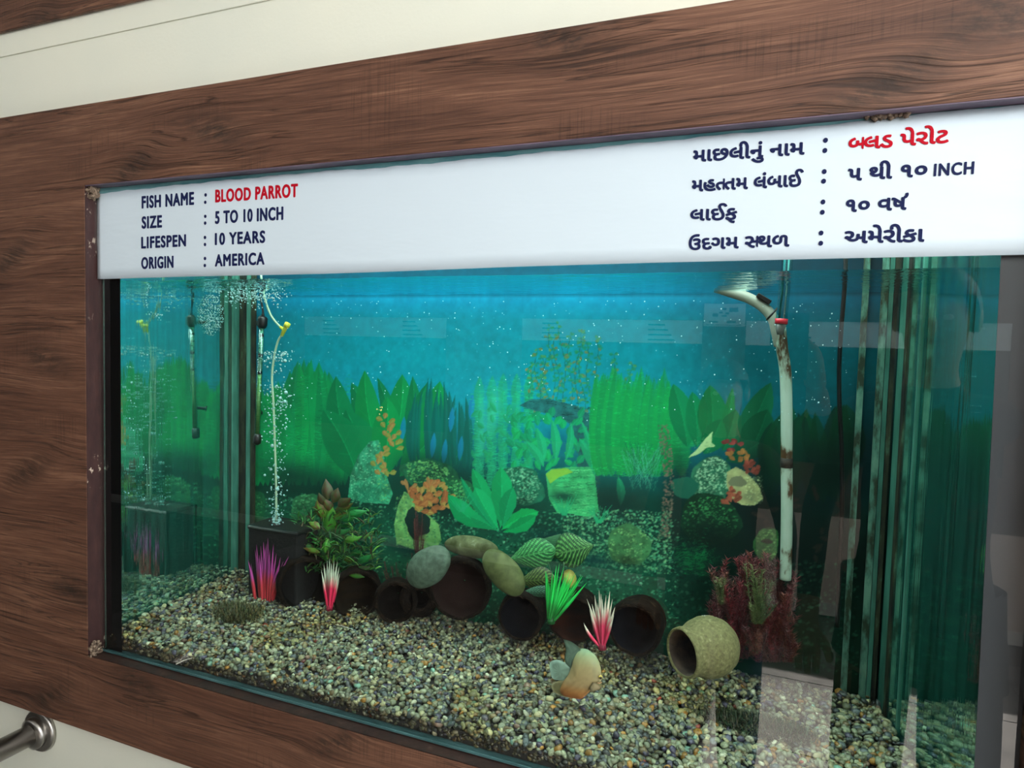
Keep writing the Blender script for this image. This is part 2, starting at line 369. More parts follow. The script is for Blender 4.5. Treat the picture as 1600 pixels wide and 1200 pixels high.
MB().box((PX0 + .003, -.0004, 1.684), (PX1, .0021, PZ1 - .0016)).build('glass_edge', noisy('upper_teal_edge', (84, 142, 150), (126, 178, 182), 30, .3, stretch=(.5, 1, 3)), aq)['label'] = 'pale teal upper glass edge'
xa = W(188.5, 700, .007).x
MB().box((XL, .0064, .902), (xa, .0078, 1.60)).build('black_strip', M_BLACK, aq)['label'] = 'left black strip'
a0, a1 = W(1563, 400, .007).x, .237
MB().add([(W(1563, 400, .007).x, .0064, 1.60), (a1, .0064, 1.60), (a1, .0064, .9), (W(1525, 1200, .007).x, .0064, .9),
          (W(1563, 400, .007).x, .0078, 1.60), (a1, .0078, 1.60), (a1, .0078, .9), (W(1525, 1200, .007).x, .0078, .9)],
         [(0, 1, 2, 3), (7, 6, 5, 4), (0, 4, 5, 1), (1, 5, 6, 2), (2, 6, 7, 3), (3, 7, 4, 0)]).build('black_strip', M_TAPE_REFL, aq)['label'] = 'right black strip with its reflection painted in grey'
# seam strips in the two back corners
M_SEAM_P = noisy('pale_seam_glass', (36, 84, 72), (70, 128, 112), 22, .4, stretch=(2, 2, .5), c3=(96, 150, 132))
M_SEAM_M = noisy('algae_spotted_seam', (34, 50, 32), (74, 120, 104), 60, .7, stretch=(1, 1, .35), c3=(100, 144, 124), lo=.40, hi=.52)
M_SEAM_D = noisy('dark_algae_seam', (10, 16, 12), (44, 52, 32), 50, .8, stretch=(1, 1, .3), c3=(70, 110, 88), lo=.42, hi=.60)
def strip(px0, px1, m, y=YB - .006, z0=.93, z1=1.66, d=.004):
    x0, x1 = W(px0, 750, y).x, W(px1, 750, y).x
    MB().box((x0, y - d / 2, z0), (x1, y + d / 2, z1)).build('corner_seam', m, aq)
for a, b, m in ((367, 373, M_SEAM_P), (374, 384, M_SEAM_D), (385, 391, M_SEAM_P), (392, 398, M_SEAM_D),
                (1331, 1341, M_SEAM_M), (1342, 1358, None), (1360, 1371, M_SEAM_M), (1372, 1379, M_SEAM_P), (1380, 1387, M_SEAM_D)):
    if m: strip(a, b, m)
def side_strip(f0, f1, m, side):
    if side > 0:
        f = lambda k: Vector((XRB + (XRF - XRB) * k, YB + (.008 - YB) * k, 0))
        p, q = f(f0), f(f1); off = Vector((-.002, 0, 0))
    else:
        p, q = Vector((XL, YB - f0 * .3, 0)), Vector((XL, YB - f1 * .3, 0)); off = Vector((.002, 0, 0))
    z0, z1 = Vector((0, 0, .935)), Vector((0, 0, 1.66))
    MB().add([p + z0, q + z0, q + z0 + off, p + z0 + off, p + z1, q + z1, q + z1 + off, p + z1 + off],
             [(0, 1, 2, 3), (4, 7, 6, 5), (0, 4, 5, 1), (1, 5, 6, 2), (2, 6, 7, 3), (3, 7, 4, 0)]).build('corner_seam', m, aq)
side_strip(.05, .12, M_SEAM_P, 1); side_strip(.12, .155, M_SEAM_D, 1); side_strip(.28, .30, M_SEAM_P, 1)
side_strip(.03, .07, M_SEAM_P, -1)

# water surface
nx, ny = 120, 30
vs = []
for j in range(ny + 1):
    for i in range(nx + 1):
        u, v = i / nx, j / ny; y = .008 + (YB - .010) * v; xr = XRF + (XRB - XRF) * (y - .008) / (YB - .008)
        x = XL + (xr - XL) * u
        a = .0035 * math.exp(-((x + .93) / .22) ** 2) + .0006
        vs.append((x, y, ZW + a * mnoise.noise(Vector((x * 45, y * 45, 0))) + .0008 * mnoise.noise(Vector((x * 12, y * 9, 3)))))
fs = [(j * (nx + 1) + i, j * (nx + 1) + i + 1, (j + 1) * (nx + 1) + i + 1, (j + 1) * (nx + 1) + i) for j in range(ny) for i in range(nx)]
tag(mesh('water_surface', vs, fs, M_WATER, smooth=True), 'rippled water surface seen from below under the white banner', 'water')['kind'] = 'stuff'

# ------------------------------------------------------------------ printed underwater backdrop taped to the back pane (a flat print: colour only)
class Print:
    def __init__(s, x0, x1, z0, z1, res):
        s.x0, s.z1, s.r = x0, z1, res; s.w = int((x1 - x0) * res); s.h = int((z1 - z0) * res)
        s.a = np.zeros((s.h, s.w, 3), np.float32)
        s.n1 = s.field(10, 5); s.n2 = s.field(3, 3)
    def field(s, cell, octs):
        out = np.zeros((s.h, s.w), np.float32); amp = 1.; tot = 0
        for o in range(octs):
            c = max(1.5, cell * 2.0 ** (octs - 1 - o)); gh, gw = int(s.h / c) + 3, int(s.w / c) + 3
            g = rng.random((gh, gw)).astype(np.float32)
            yy = np.arange(s.h) / c; xx = np.arange(s.w) / c; yi = yy.astype(int); xi = xx.astype(int)
            fy = (yy - yi)[:, None]; fx = (xx - xi)[None]; fy = fy * fy * (3 - 2 * fy); fx = fx * fx * (3 - 2 * fx)
            g00 = g[yi][:, xi]; g01 = g[yi][:, xi + 1]; g10 = g[yi + 1][:, xi]; g11 = g[yi + 1][:, xi + 1]
            out += amp * ((g00 * (1 - fx) + g01 * fx) * (1 - fy) + (g10 * (1 - fx) + g11 * fx) * fy); tot += amp; amp *= .6
        return out / tot
    def P(s, p):
        q = W(p[0], p[1], YB - .002); return ((q.x - s.x0) * s.r, (s.z1 - q.z) * s.r)
    def poly(s, pts, col, alpha=1., tex=0., tex2=0., conv=True):
        q = np.array([s.P(p) for p in pts] if conv else pts)
        xa, ya = np.floor(q.min(0)).astype(int); xb, yb = np.ceil(q.max(0)).astype(int) + 1
        xa, ya = max(xa, 0), max(ya, 0); xb, yb = min(xb, s.w), min(yb, s.h)
        if xa >= xb or ya >= yb: return
        X, Y = np.meshgrid(np.arange(xa, xb) + .5, np.arange(ya, yb) + .5)
        ins = np.zeros(X.shape, bool)
        for i in range(len(q)):
            ax, ay = q[i]; bx, by = q[(i + 1) % len(q)]
            if ay == by: continue
            ins ^= ((ay > Y) != (by > Y)) & (X < (bx - ax) * (Y - ay) / (by - ay) + ax)
        if not ins.any(): return
        c = np.asarray(col, np.float32)[None, None]
        k = 1.0 + tex * (s.n1[ya:yb, xa:xb] - .5)[..., None] * 2 + tex2 * (s.n2[ya:yb, xa:xb] - .5)[..., None] * 2
        reg = s.a[ya:yb, xa:xb]; m = (ins * alpha)[..., None]
        reg[...] = reg * (1 - m) + np.clip(c * k, 0, 255) * m
    def soft(s, cx, cy, rx, ry, col, alpha):
        x, y = s.P((cx, cy)); x1, _ = s.P((cx + rx, cy)); _, y1 = s.P((cx, cy + ry)); rx, ry = abs(x1 - x), abs(y1 - y)
        xa, xb = max(int(x - 2.5 * rx), 0), min(int(x + 2.5 * rx), s.w); ya, yb = max(int(y - 2.5 * ry), 0), min(int(y + 2.5 * ry), s.h)
        if xa >= xb or ya >= yb: return
        X, Y = np.meshgrid(np.arange(xa, xb), np.arange(ya, yb))
        m = (alpha * np.exp(-((X - x) / rx) ** 2 - ((Y - y) / ry) ** 2))[..., None]
        reg = s.a[ya:yb, xa:xb]; reg[...] = reg * (1 - m) + np.asarray(col, np.float32) * m
    def line(s, a, b, w, col, alpha=1.):
        a, b = np.array(a, float), np.array(b, float); d = b - a; L = np.hypot(*d) + 1e-6; n = np.array([-d[1], d[0]]) / L * w / 2
        s.poly([a - n, b - n * .4, b + n * .4, a + n], col, alpha)
    def leaf(s, a, b, w, col, bend=0., peak=.45, alpha=1., tex=.12, rib=True, wavy=0.):
        if col[0] > col[1] * .9: col = np.array(col, float) * np.array([.80, .82, .9])
        a, b = np.array(a, float), np.array(b, float); d = b - a; L = np.hypot(*d); n = np.array([-d[1], d[0]]) / L
        ts = np.linspace(0, 1, 13); mid = [a + d * t + n * bend * L * 4 * t * (1 - t) * .5 for t in ts]
        pr = [w / 2 * (math.sin(math.pi * t ** (math.log(.5) / math.log(peak))) ** .8 if 0 < t < 1 else 0) * (1 + wavy * math.sin(t * 23 + a[0])) for t in ts]
        Lf = [m + n * p for m, p in zip(mid, pr)]; Rt = [m - n * p for m, p in zip(mid, pr)]
        c = np.array(col, float)
        s.poly(Lf + Rt[::-1], c, alpha, tex); s.poly(mid + Rt[::-1], c * .86, alpha * .8, tex)
        if rib:
            for i in range(0, 11, 1): s.line(mid[i], mid[i + 1], max(.8, w * .035), c * 1.22 + 6, .55 * alpha)
            for i in range(2, 11, 2):
                for side in (Lf, Rt): s.line(mid[i], mid[i] * .25 + side[min(i + 2, 12)] * .75, .8, c * 1.15 + 4, .3 * alpha)
    def blob(s, cx, cy, rx, ry, col, rough=.12, seed=0, n=26, rot=0., **k):
        r = random.Random(seed); ph = [r.uniform(0, 6.28) for _ in range(4)]; pts = []
        for i in range(n):
            t = 2 * math.pi * i / n; q = 1 + rough * (math.sin(2 * t + ph[0]) * .6 + math.sin(3 * t + ph[1]) * .6 + math.sin(5 * t + ph[2]) * .4 + math.sin(9 * t + ph[3]) * .25)
            x, y = rx * q * math.cos(t), ry * q * math.sin(t); pts.append((cx + x * math.cos(rot) - y * math.sin(rot), cy + x * math.sin(rot) + y * math.cos(rot)))
        s.poly(pts, col, **k); return pts
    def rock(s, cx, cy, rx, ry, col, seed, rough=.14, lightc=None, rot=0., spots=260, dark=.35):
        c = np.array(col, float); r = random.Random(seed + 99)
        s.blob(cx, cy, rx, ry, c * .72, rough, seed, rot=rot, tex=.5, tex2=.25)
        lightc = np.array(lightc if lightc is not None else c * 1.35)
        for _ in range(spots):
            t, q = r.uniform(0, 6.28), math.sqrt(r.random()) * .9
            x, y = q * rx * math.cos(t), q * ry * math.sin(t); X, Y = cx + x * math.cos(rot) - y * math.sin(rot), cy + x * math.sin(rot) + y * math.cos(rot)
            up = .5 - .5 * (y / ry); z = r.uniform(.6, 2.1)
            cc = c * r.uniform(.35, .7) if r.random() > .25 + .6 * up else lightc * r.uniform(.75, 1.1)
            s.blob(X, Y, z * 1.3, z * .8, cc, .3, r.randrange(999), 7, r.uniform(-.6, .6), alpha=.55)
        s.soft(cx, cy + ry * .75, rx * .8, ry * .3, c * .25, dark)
    def feather(s, a, b, w, col, n=40, lw=1.1, alpha=.8, droop=.25, var=.25, core=0.):
        a, b = np.array(a, float), np.array(b, float); d = b - a; L = np.hypot(*d); u = d / L; nn = np.array([-u[1], u[0]]); c = np.array(col, float)
        if core: s.leaf(a, b, w * core, c * .92, 0, .4, alpha * .9, .2, False)
        for i in range(n):
            t = (i + random.random()) / n; ww = w / 2 * (math.sin(math.pi * min(1, .12 + .88 * t) ** .9) * .7 + .3 * (1 - t))
            for sd in (-1, 1):
                p = a + d * t; q = p + nn * sd * ww * random.uniform(.6, 1.1) + u * ww * (random.uniform(.1, .6) - droop)
                s.line(p, q, lw, c * random.uniform(1 - var, 1 + var), alpha)
    def gravelly(s, region, n, cols, size=(1.5, 3.2), seed=1, alpha=.75):
        r = random.Random(seed); q = np.array(region); x0, y0 = q.min(0); x1, y1 = q.max(0); k = 0
        while k < n:
            x, y = r.uniform(x0, x1), r.uniform(y0, y1); ins = False
            for i in range(len(q)):
                ax, ay = q[i]; bx, by = q[(i + 1) % len(q)]
                if (ay > y) != (by > y) and x < (bx - ax) * (y - ay) / (by - ay) + ax: ins = not ins
            k += 1
            if not ins: continue
            z = r.uniform(*size); c = np.array(cols[r.randrange(len(cols))], float) * r.uniform(.8, 1.15)
            s.blob(x, y, z, z * .72, c, .2, r.randrange(9999), 7, r.uniform(-.5, .5), alpha=alpha * r.uniform(.5, 1))

pr = Print(XL, XRB, .93, 1.64, 1150)
rows = np.arange(pr.h); zrow = pr.z1 - rows / pr.r
# ground colours by height, waterline glow painted in, plus a drift left to right
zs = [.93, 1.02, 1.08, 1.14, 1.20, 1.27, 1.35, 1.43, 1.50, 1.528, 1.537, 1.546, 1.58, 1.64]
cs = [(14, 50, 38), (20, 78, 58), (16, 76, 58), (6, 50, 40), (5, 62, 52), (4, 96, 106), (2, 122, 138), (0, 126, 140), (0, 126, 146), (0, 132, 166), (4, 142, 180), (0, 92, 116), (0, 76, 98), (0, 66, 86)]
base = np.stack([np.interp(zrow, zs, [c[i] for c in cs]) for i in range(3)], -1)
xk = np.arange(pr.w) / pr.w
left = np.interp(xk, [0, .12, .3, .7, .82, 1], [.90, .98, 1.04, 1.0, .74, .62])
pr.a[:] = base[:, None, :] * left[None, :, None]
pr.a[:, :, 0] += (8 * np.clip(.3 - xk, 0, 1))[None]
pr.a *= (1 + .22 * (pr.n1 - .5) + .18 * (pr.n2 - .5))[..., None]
R1 = random.Random(5)
for _ in range(420):   # pale flecks of the print's water
    x, y = R1.uniform(420, 1330), R1.uniform(480, 640); pr.blob(x, y, R1.uniform(.6, 1.8), R1.uniform(.5, 1.6), (70, 165, 190), .3, _, 6, alpha=R1.uniform(.15, .5))
# --- far plants
G1, G2, G3, G4 = (6, 128, 66), (4, 112, 66), (14, 140, 74), (4, 84, 62)
for i in range(46):
    x = R1.uniform(388, 545); top = np.interp(x, [388, 440, 470, 500, 525, 545], [600, 590, 556, 562, 590, 630]) + R1.uniform(0, 22)
    pr.leaf((x + R1.uniform(-14, 14), 760), (x, top), R1.uniform(22, 38), (6, 128 + R1.uniform(-14, 10), 70), R1.uniform(-.1, .1), .5, .8, .2, False)
for i in range(60):
    x = R1.uniform(400, 545); y = R1.uniform(575, 720); pr.feather((x, y + 40), (x + R1.uniform(-6, 6), y), 24, (12, 140, 80) if i % 2 else (4, 96, 60), 12, 1, .5)
for a, b, wd, c, bd in (((590,735),(549,598),44,G2,.12), ((560,730),(525,588),46,G2,-.12), ((600,730),(570,579),42,G1,-.1), ((620,730),(590,590),26,G2,.1), ((600,740),(629,585),52,G1,.12),
        ((632,740),(645,588),30,G2,.1), ((640,742),(668,598),28,G2,-.1), ((645,745),(688,596),56,G1,.1), ((640,752),(703,640),46,G2,.15), ((625,745),(694,672),40,G1,-.1),
        ((575,745),(540,640),54,G2,.1), ((600,750),(605,620),50,G1,.05), ((560,750),(505,640),60,G2,.1), ((650,740),(738,690),22,(6,110,80),.2)):
    pr.leaf(a, b, wd, c, bd, .5, .97, .15)
for i in range(22):
    x = R1.uniform(640, 745); pr.leaf((x + R1.uniform(-8, 8), 735), (x + R1.uniform(-6, 6), R1.uniform(588, 650)), R1.uniform(7, 12), (4, 92, 84), R1.uniform(-.1, .1), .5, .85, .1, False)
for x, y in ((675, 690), (718, 695), (693, 700), (735, 630), (704, 650), (628, 665)): pr.leaf((x, y + 26), (x + 4, y - 14), 9, (10, 120, 165), 0, .5, .75, .1, False)
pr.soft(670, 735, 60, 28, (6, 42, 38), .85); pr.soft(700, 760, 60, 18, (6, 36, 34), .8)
for cx in (748, 768, 785, 806, 826):
    for k in range(6):
        y = 590 + k * 26 + (cx % 7); pr.feather((cx, y + 40), (cx + 2, y - 8), 32, (26, 158, 112), 16, 1.1, .55, core=.5)
for x, y in ((752, 640), (770, 650), (760, 665), (775, 630), (752, 690)): pr.soft(x, y, 8, 26, (60, 175, 150), .35)
for k in range(40):
    x, y = R1.uniform(735, 850), R1.uniform(640, 740); pr.leaf((x, y), (x + R1.uniform(-14, 14), y - R1.uniform(6, 16)), 7, (24, 140, 92), 0, .5, .6, .1, False)
# orange-flecked stems
for x0, x1, t in ((832, 826, 575), (850, 846, 560), (872, 868, 530), (892, 890, 525), (912, 906, 530), (842, 838, 545), (866, 860, 512), (884, 876, 508), (900, 905, 520), (925, 915, 540), (945, 960, 555), (975, 985, 570), (855, 850, 560), (938, 930, 530)):
    pts = [(x0 + (x1 - x0) * q + 4 * math.sin(q * 7 + x0), 640 + (t - 640) * q) for q in np.linspace(0, 1, 9)]
    for a, b in zip(pts, pts[1:]): pr.line(a, b, 1.6, (20, 90, 80), .8)
    for a in pts:
        for k in range(4):
            an = R1.uniform(0, 6.28); c = ((30, 132, 96), (70, 136, 80), (126, 136, 76), (20, 120, 96), (20, 128, 90))[R1.randrange(5)]
            pr.leaf(a, (a[0] + 8 * math.cos(an), a[1] + 6 * math.sin(an)), 4, c, .1, .6, .7, .1, False)
# driftwood
DW = (22, 78, 78)
pr.poly([(812,634),(830,624),(860,624),(900,634),(925,650),(938,650),(940,700),(936,770),(925,778),(900,770),(905,700),(890,662),(860,648),(835,642)], DW, 1, .5, .3)
for k in range(90):
    x, y = R1.uniform(815, 930), R1.uniform(626, 660); pr.line((x, y), (x + R1.uniform(6, 16), y + R1.uniform(-1, 5)), 1.0, (40, 110, 104) if k % 2 else (6, 36, 40), .55)
for k in range(70):
    x, y = R1.uniform(900, 938), R1.uniform(665, 770); pr.blob(x, y, 2.5, 2, (44, 74, 66), .3, k, 7, alpha=.5)
pr.soft(868, 690, 16, 20, (8, 70, 100), .6)
# mid plants right of centre
for k in range(64):
    x, y = R1.uniform(800, 905), R1.uniform(652, 738); an = R1.uniform(-2.7, -.4)
    pr.leaf((x, y), (x + 17 * math.cos(an), y + 17 * math.sin(an)), R1.uniform(8, 12), (14, R1.uniform(118, 148), 84), R1.uniform(-.15, .15), .5, .85, .12)
for a, b, wd in (((850,722),(838,668),14), ((868,722),(862,655),15), ((884,720),(892,660),12), ((850,730),(822,690),14), ((930,742),(905,685),16), ((945,745),(915,700),18), ((955,745),(935,690),14), ((925,735),(907,655),9), ((970,790),(966,745),13), ((940,725),(962,715),12)):
    pr.leaf(a, b, wd, (22, 142, 98), .12, .5, .95)
# right feathery thicket
for i in range(34):
    x = 932 + i * 4.0 + R1.uniform(-3, 3); top = np.interp(x, [930, 960, 980, 1005, 1020, 1040, 1070], [585, 566, 592, 563, 590, 572, 640]) + R1.uniform(0, 16)
    pr.feather((x + R1.uniform(-10, 6), 745), (x, top), 36, (12, 146 + R1.uniform(-14, 10), 74), 30, 1.2, .6, core=.75)
for i in range(90):
    x = R1.uniform(970, 1040); pr.line((x, R1.uniform(690, 720)), (R1.uniform(985, 1025), R1.uniform(750, 768)), 1., (60, 150, 120) if i % 3 else (10, 70, 60), .45)
for x in (1062, 1082, 1102): pr.feather((x, 700), (x + 4, 640), 24, (20, 150, 80), 24, 1.1, .7, core=.6)
for a, b, wd, c in (((1075,700),(1052,600),40,G2), ((1090,700),(1082,612),34,G2), ((1112,700),(1110,602),48,(4,104,58)), ((1125,700),(1145,606),18,(6,112,62)), ((1130,705),(1150,640),38,(4,96,56)), ((1150,705),(1205,598),44,(8,92,58)), ((1165,720),(1200,640),56,(5,78,48)), ((1135,720),(1190,690),34,(5,84,54)), ((1100,710),(1128,655),38,(4,100,58))):
    pr.leaf(a, b, wd, c, .06, .5, .96)
for i in range(30):
    x = R1.uniform(1195, 1340); pr.leaf((x + R1.uniform(-20, 20), R1.uniform(720, 790)), (x, R1.uniform(622, 700)), R1.uniform(22, 46), (5, R1.uniform(48, 72), 38), R1.uniform(-.15, .15), .5, .75, .2, i % 2 == 0)
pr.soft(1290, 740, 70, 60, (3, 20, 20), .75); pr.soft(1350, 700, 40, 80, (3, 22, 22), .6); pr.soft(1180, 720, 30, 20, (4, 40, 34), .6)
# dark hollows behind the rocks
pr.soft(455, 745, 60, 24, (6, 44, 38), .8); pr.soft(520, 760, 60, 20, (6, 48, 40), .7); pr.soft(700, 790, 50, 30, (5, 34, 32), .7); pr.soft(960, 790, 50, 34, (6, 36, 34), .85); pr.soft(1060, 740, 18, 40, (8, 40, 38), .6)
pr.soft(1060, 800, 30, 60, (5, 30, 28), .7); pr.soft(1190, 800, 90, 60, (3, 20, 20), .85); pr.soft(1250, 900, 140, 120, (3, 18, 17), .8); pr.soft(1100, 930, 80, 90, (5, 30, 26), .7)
# printed gravel slope
GC = [(38, 112, 86), (60, 140, 108), (24, 80, 62), (90, 160, 124), (12, 50, 42), (10, 40, 34)]
pr.gravelly([(372,780),(470,772),(560,780),(640,800),(720,800),(860,800),(1060,812),(1060,1010),(372,930)], 9000, GC, (1.2, 2.7), seed=2)
pr.gravelly([(880,792),(1050,800),(1050,900),(880,880)], 2000, [(110, 170, 120), (70, 150, 110), (20, 70, 56)], (1.2, 2.6), seed=3)
pr.gravelly([(1050,870),(1340,880),(1340,1060),(1050,1010)], 1500, [(20, 58, 46), (34, 78, 60), (8, 28, 24), (10, 36, 30)], (1.8, 4), seed=4)
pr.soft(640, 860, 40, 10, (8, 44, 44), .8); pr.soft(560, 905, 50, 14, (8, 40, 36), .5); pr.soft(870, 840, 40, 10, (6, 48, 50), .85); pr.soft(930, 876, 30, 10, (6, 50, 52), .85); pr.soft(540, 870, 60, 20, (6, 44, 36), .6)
# rocks
pr.poly([(548,742),(560,712),(578,690),(592,688),(600,712),(606,748),(614,772),(608,788),(570,786),(544,778)], (44, 132, 100), 1, .5, .4)
for k in range(620):
    x, y = R1.uniform(548, 612), R1.uniform(690, 786)
    if x > 578 - (y - 690) * .55 and x < 594 + (y - 690) * .2: pr.blob(x, y, R1.uniform(.6, 2.0), R1.uniform(.5, 1.2), ((150, 210, 170), (30, 110, 84), (90, 170, 130), (16, 84, 66))[k % 4] if x < 590 else ((130, 180, 100), (40, 110, 70), (90, 150, 84), (24, 84, 56))[k % 4], .3, k, 6, alpha=.55)
for k in range(60): pr.line((R1.uniform(546, 600), R1.uniform(755, 770)), (R1.uniform(546, 600), 786), 1, (20, 96, 76), .4)
pr.rock(672, 745, 46, 26, (30, 110, 78), 5, .14, (110, 180, 100), .35, 420)
pr.rock(715, 775, 44, 24, (34, 122, 80), 6, .12, (90, 175, 100), .5, 380)
pr.rock(812, 760, 38, 32, (30, 120, 92), 8, .12, (120, 190, 150), .2, 480)
pr.rock(480, 800, 26, 30, (50, 130, 88), 9, .10, (90, 160, 110), 0, 160)
pr.rock(512, 830, 26, 16, (30, 104, 72), 10, .10, (70, 150, 104), 0, 160)
pr.rock(395, 795, 20, 30, (26, 100, 66), 44, .10, (60, 130, 84), 0, 140)
# rock with a dark cave
pts = [(632,768),(645,776),(665,800),(686,820),(690,845),(680,862),(645,858),(620,850),(616,820),(622,790)]
pr.poly(pts, (92, 150, 88), 1, .35, .25)
for k in range(260):
    x, y = R1.uniform(618, 688), R1.uniform(772, 858); ins = 616 < x < 690 and y > 768 + abs(x - 634) * .75
    if ins: pr.blob(x, y, 1.8, 1.2, ((140, 180, 104), (60, 120, 80), (40, 96, 70))[k % 3], .3, k, 6, alpha=.55)
pr.blob(652, 818, 17, 26, (16, 46, 42), .2, 4, rot=-.35, tex=.3); pr.soft(656, 830, 9, 16, (56, 30, 34), .7)
# tall ochre and orange stems
for cx, y0, y1, n, c1, c2 in ((605, 655, 748, 34, (150, 150, 66), (176, 140, 72)),):
    for k in range(n):
        t = k / n; y = y0 + (y1 - y0) * t; x = cx - 6 + 12 * math.sin(t * 4) + R1.uniform(-10, 12) * (.4 + t); an = R1.uniform(-2.9, -.2)
        pr.leaf((x, y), (x + 13 * math.cos(an), y + 10 * math.sin(an)), 8, c1 if k % 2 else c2, .1, .6, .92, .15)
for k in range(56):
    an = R1.uniform(0, 6.28); q = math.sqrt(R1.random()); x, y = 672 + 30 * q * math.cos(an), 782 + 24 * q * math.sin(an); an = R1.uniform(-3, 0)
    pr.leaf((x, y), (x + 14 * math.cos(an), y + 12 * math.sin(an)), 9, ((190, 122, 66), (170, 104, 58), (186, 150, 74))[k % 3], .1, .6, .95, .15)
for a, b in (((640,775),(633,748)), ((638,760),(626,752)), ((641,764),(652,756)), ((672,762),(668,745)), ((672,760),(682,750))): pr.leaf(a, b, 6, (184, 134, 76), 0, .7, .9, .1, False)
# sword plant in the centre
S = (10, 140, 84)
for a, b, wd, c, bd, wv in (((775,826),(738,732),24,S,.05,.05), ((772,828),(700,774),30,S,-.18,.06), ((780,828),(742,762),30,(14,150,92),-.05,.05), ((782,826),(783,730),34,S,.04,.05), ((786,826),(802,762),26,(8,128,80),-.06,.05), ((784,828),(842,800),24,(10,150,80),-.12,.1), ((786,832),(838,806),22,(8,130,74),.12,.08), ((778,830),(735,808),20,(12,136,84),.1,.06), ((780,832),(720,745),12,(10,128,84),-.1,.03)):
    pr.leaf(a, b, wd, c, bd, .6, 1, .1, True, wv)
# layered stump
pts = [(853,740),(862,733),(890,730),(922,730),(930,745),(936,800),(920,808),(870,800),(858,780)]
pr.poly(pts, (44, 140, 88), 1, .3, .2)
for k in range(170):
    y = R1.uniform(733, 804); x = R1.uniform(856, 920); pr.line((x, y), (min(x + R1.uniform(10, 26), 934), y - 1), 1.1, ((90, 190, 124), (16, 88, 62), (60, 160, 100))[k % 3], .6)
pr.poly([(853,742),(862,734),(886,732),(896,738),(874,746),(860,756)], (112, 158, 52), .85, .3); pr.soft(880, 776, 22, 9, (10, 54, 44), .9)
for bx, by in ((882, 806), (936, 818), (722, 800)):
    for k in range(16): pr.line((bx + R1.uniform(-4, 4), by), (bx + R1.uniform(-22, 22), by - R1.uniform(12, 34)), 2., (26, 140, 96), .75)
# right-hand rocks
pr.rock(1112, 752, 30, 42, (54, 140, 106), 21, .08, (160, 205, 165), .25, 600)
pr.blob(1070, 762, 20, 18, (20, 84, 68), .1, 3, tex=.3)
pr.rock(1110, 812, 48, 40, (18, 70, 46), 22, .08, (60, 150, 84), 0, 500, .8)
pr.soft(1110, 835, 46, 26, (5, 26, 22), .85)
pr.poly([(1075,716),(1090,702),(1104,684),(1114,675),(1112,692),(1119,698),(1105,700),(1092,710)], (150, 186, 130), 1, .3)
for k in range(40): pr.blob(R1.uniform(1086, 1114), R1.uniform(684, 708), 1.4, 1, (110, 150, 104), .3, k, 6, alpha=.4)
pr.poly([(1136,738),(1150,730),(1166,738),(1186,760),(1193,780),(1180,790),(1160,790),(1145,780),(1136,760)], (140, 150, 104), 1, .35, .2)
pr.blob(1153, 753, 13, 9, (96, 104, 80), .15, 8, tex=.2); pr.soft(1170, 775, 12, 8, (100, 110, 82), .7)
for k in range(110): pr.blob(R1.uniform(1165, 1192), R1.uniform(745, 790), 1.5, 1.1, ((186, 206, 148), (90, 110, 80))[k % 2], .3, k, 6, alpha=.5)
for cx, cy, n, sx, sy, c in ((1146, 702, 12, 8, 12, (150, 62, 54)), (1158, 716, 12, 16, 8, (176, 118, 56)), (1176, 735, 16, 12, 10, (160, 76, 56)), (1143, 778, 18, 10, 12, (158, 84, 58))):
    for k in range(n):
        x, y = cx + R1.uniform(-sx, sx), cy + R1.uniform(-sy, sy); an = R1.uniform(-3.1, 0); pr.leaf((x, y), (x + 12 * math.cos(an), y + 9 * math.sin(an)), 7, np.array(c) * R1.uniform(.8, 1.15), .1, .6, .9, .1, False)
for k in range(330):   # brown mossy stalk
    t = R1.random(); x = 1036 + 8 * math.sin(t * 3) + R1.uniform(-8, 9); pr.blob(x, 665 + 175 * t, 1.8, 1.6, ((96, 88, 76), (70, 76, 62), (112, 82, 74))[k % 3], .3, k, 6, alpha=.6)
pr.rock(983, 852, 34, 32, (74, 150, 96), 31, .08, (120, 180, 110), 0, 200, .5)
pr.rock(1198, 852, 20, 28, (58, 120, 66), 33, .10, (110, 165, 90), 0, 160, .2)
for k in range(30):
    x = R1.uniform(1060, 1110); pr.feather((x, R1.uniform(860, 905)), (x + R1.uniform(-20, 20), R1.uniform(820, 870)), 18, (10, 90, 50), 10, 1.1, .5)
for k in range(26):
    x, y = R1.uniform(1190, 1330), R1.uniform(770, 900); an = R1.uniform(-3, 0); pr.leaf((x, y), (x + 20 * math.cos(an), y + 14 * math.sin(an)), 8, (44, 38, 32), .1, .5, .6, .1)
# the glow along the waterline is painted into the print as a bright band

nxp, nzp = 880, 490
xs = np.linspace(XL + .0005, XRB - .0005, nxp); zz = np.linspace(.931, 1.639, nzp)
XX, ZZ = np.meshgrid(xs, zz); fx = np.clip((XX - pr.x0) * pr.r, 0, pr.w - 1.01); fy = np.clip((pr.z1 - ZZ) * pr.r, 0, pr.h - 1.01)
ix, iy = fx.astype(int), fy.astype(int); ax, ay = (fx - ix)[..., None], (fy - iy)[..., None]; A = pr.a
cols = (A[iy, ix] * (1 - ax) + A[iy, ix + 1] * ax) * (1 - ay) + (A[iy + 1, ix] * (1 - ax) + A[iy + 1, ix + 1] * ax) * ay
cols = lin(np.clip(cols, 0, 255)) * np.interp(ZZ, [.95, 1.2, 1.35, 1.5, 1.6], [1.28, 1.22, 1.08, .85, .7])[..., None] * np.stack([np.ones_like(ZZ), np.ones_like(ZZ), np.interp(ZZ, [1.0, 1.25, 1.35], [.88, .95, 1.])], -1)  # brightness ramp painted into the print to offset the tank lamp's falloff
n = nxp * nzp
co_ = np.stack([XX.ravel(), np.full(n, YB - .002), ZZ.ravel()], -1).astype(np.float32)
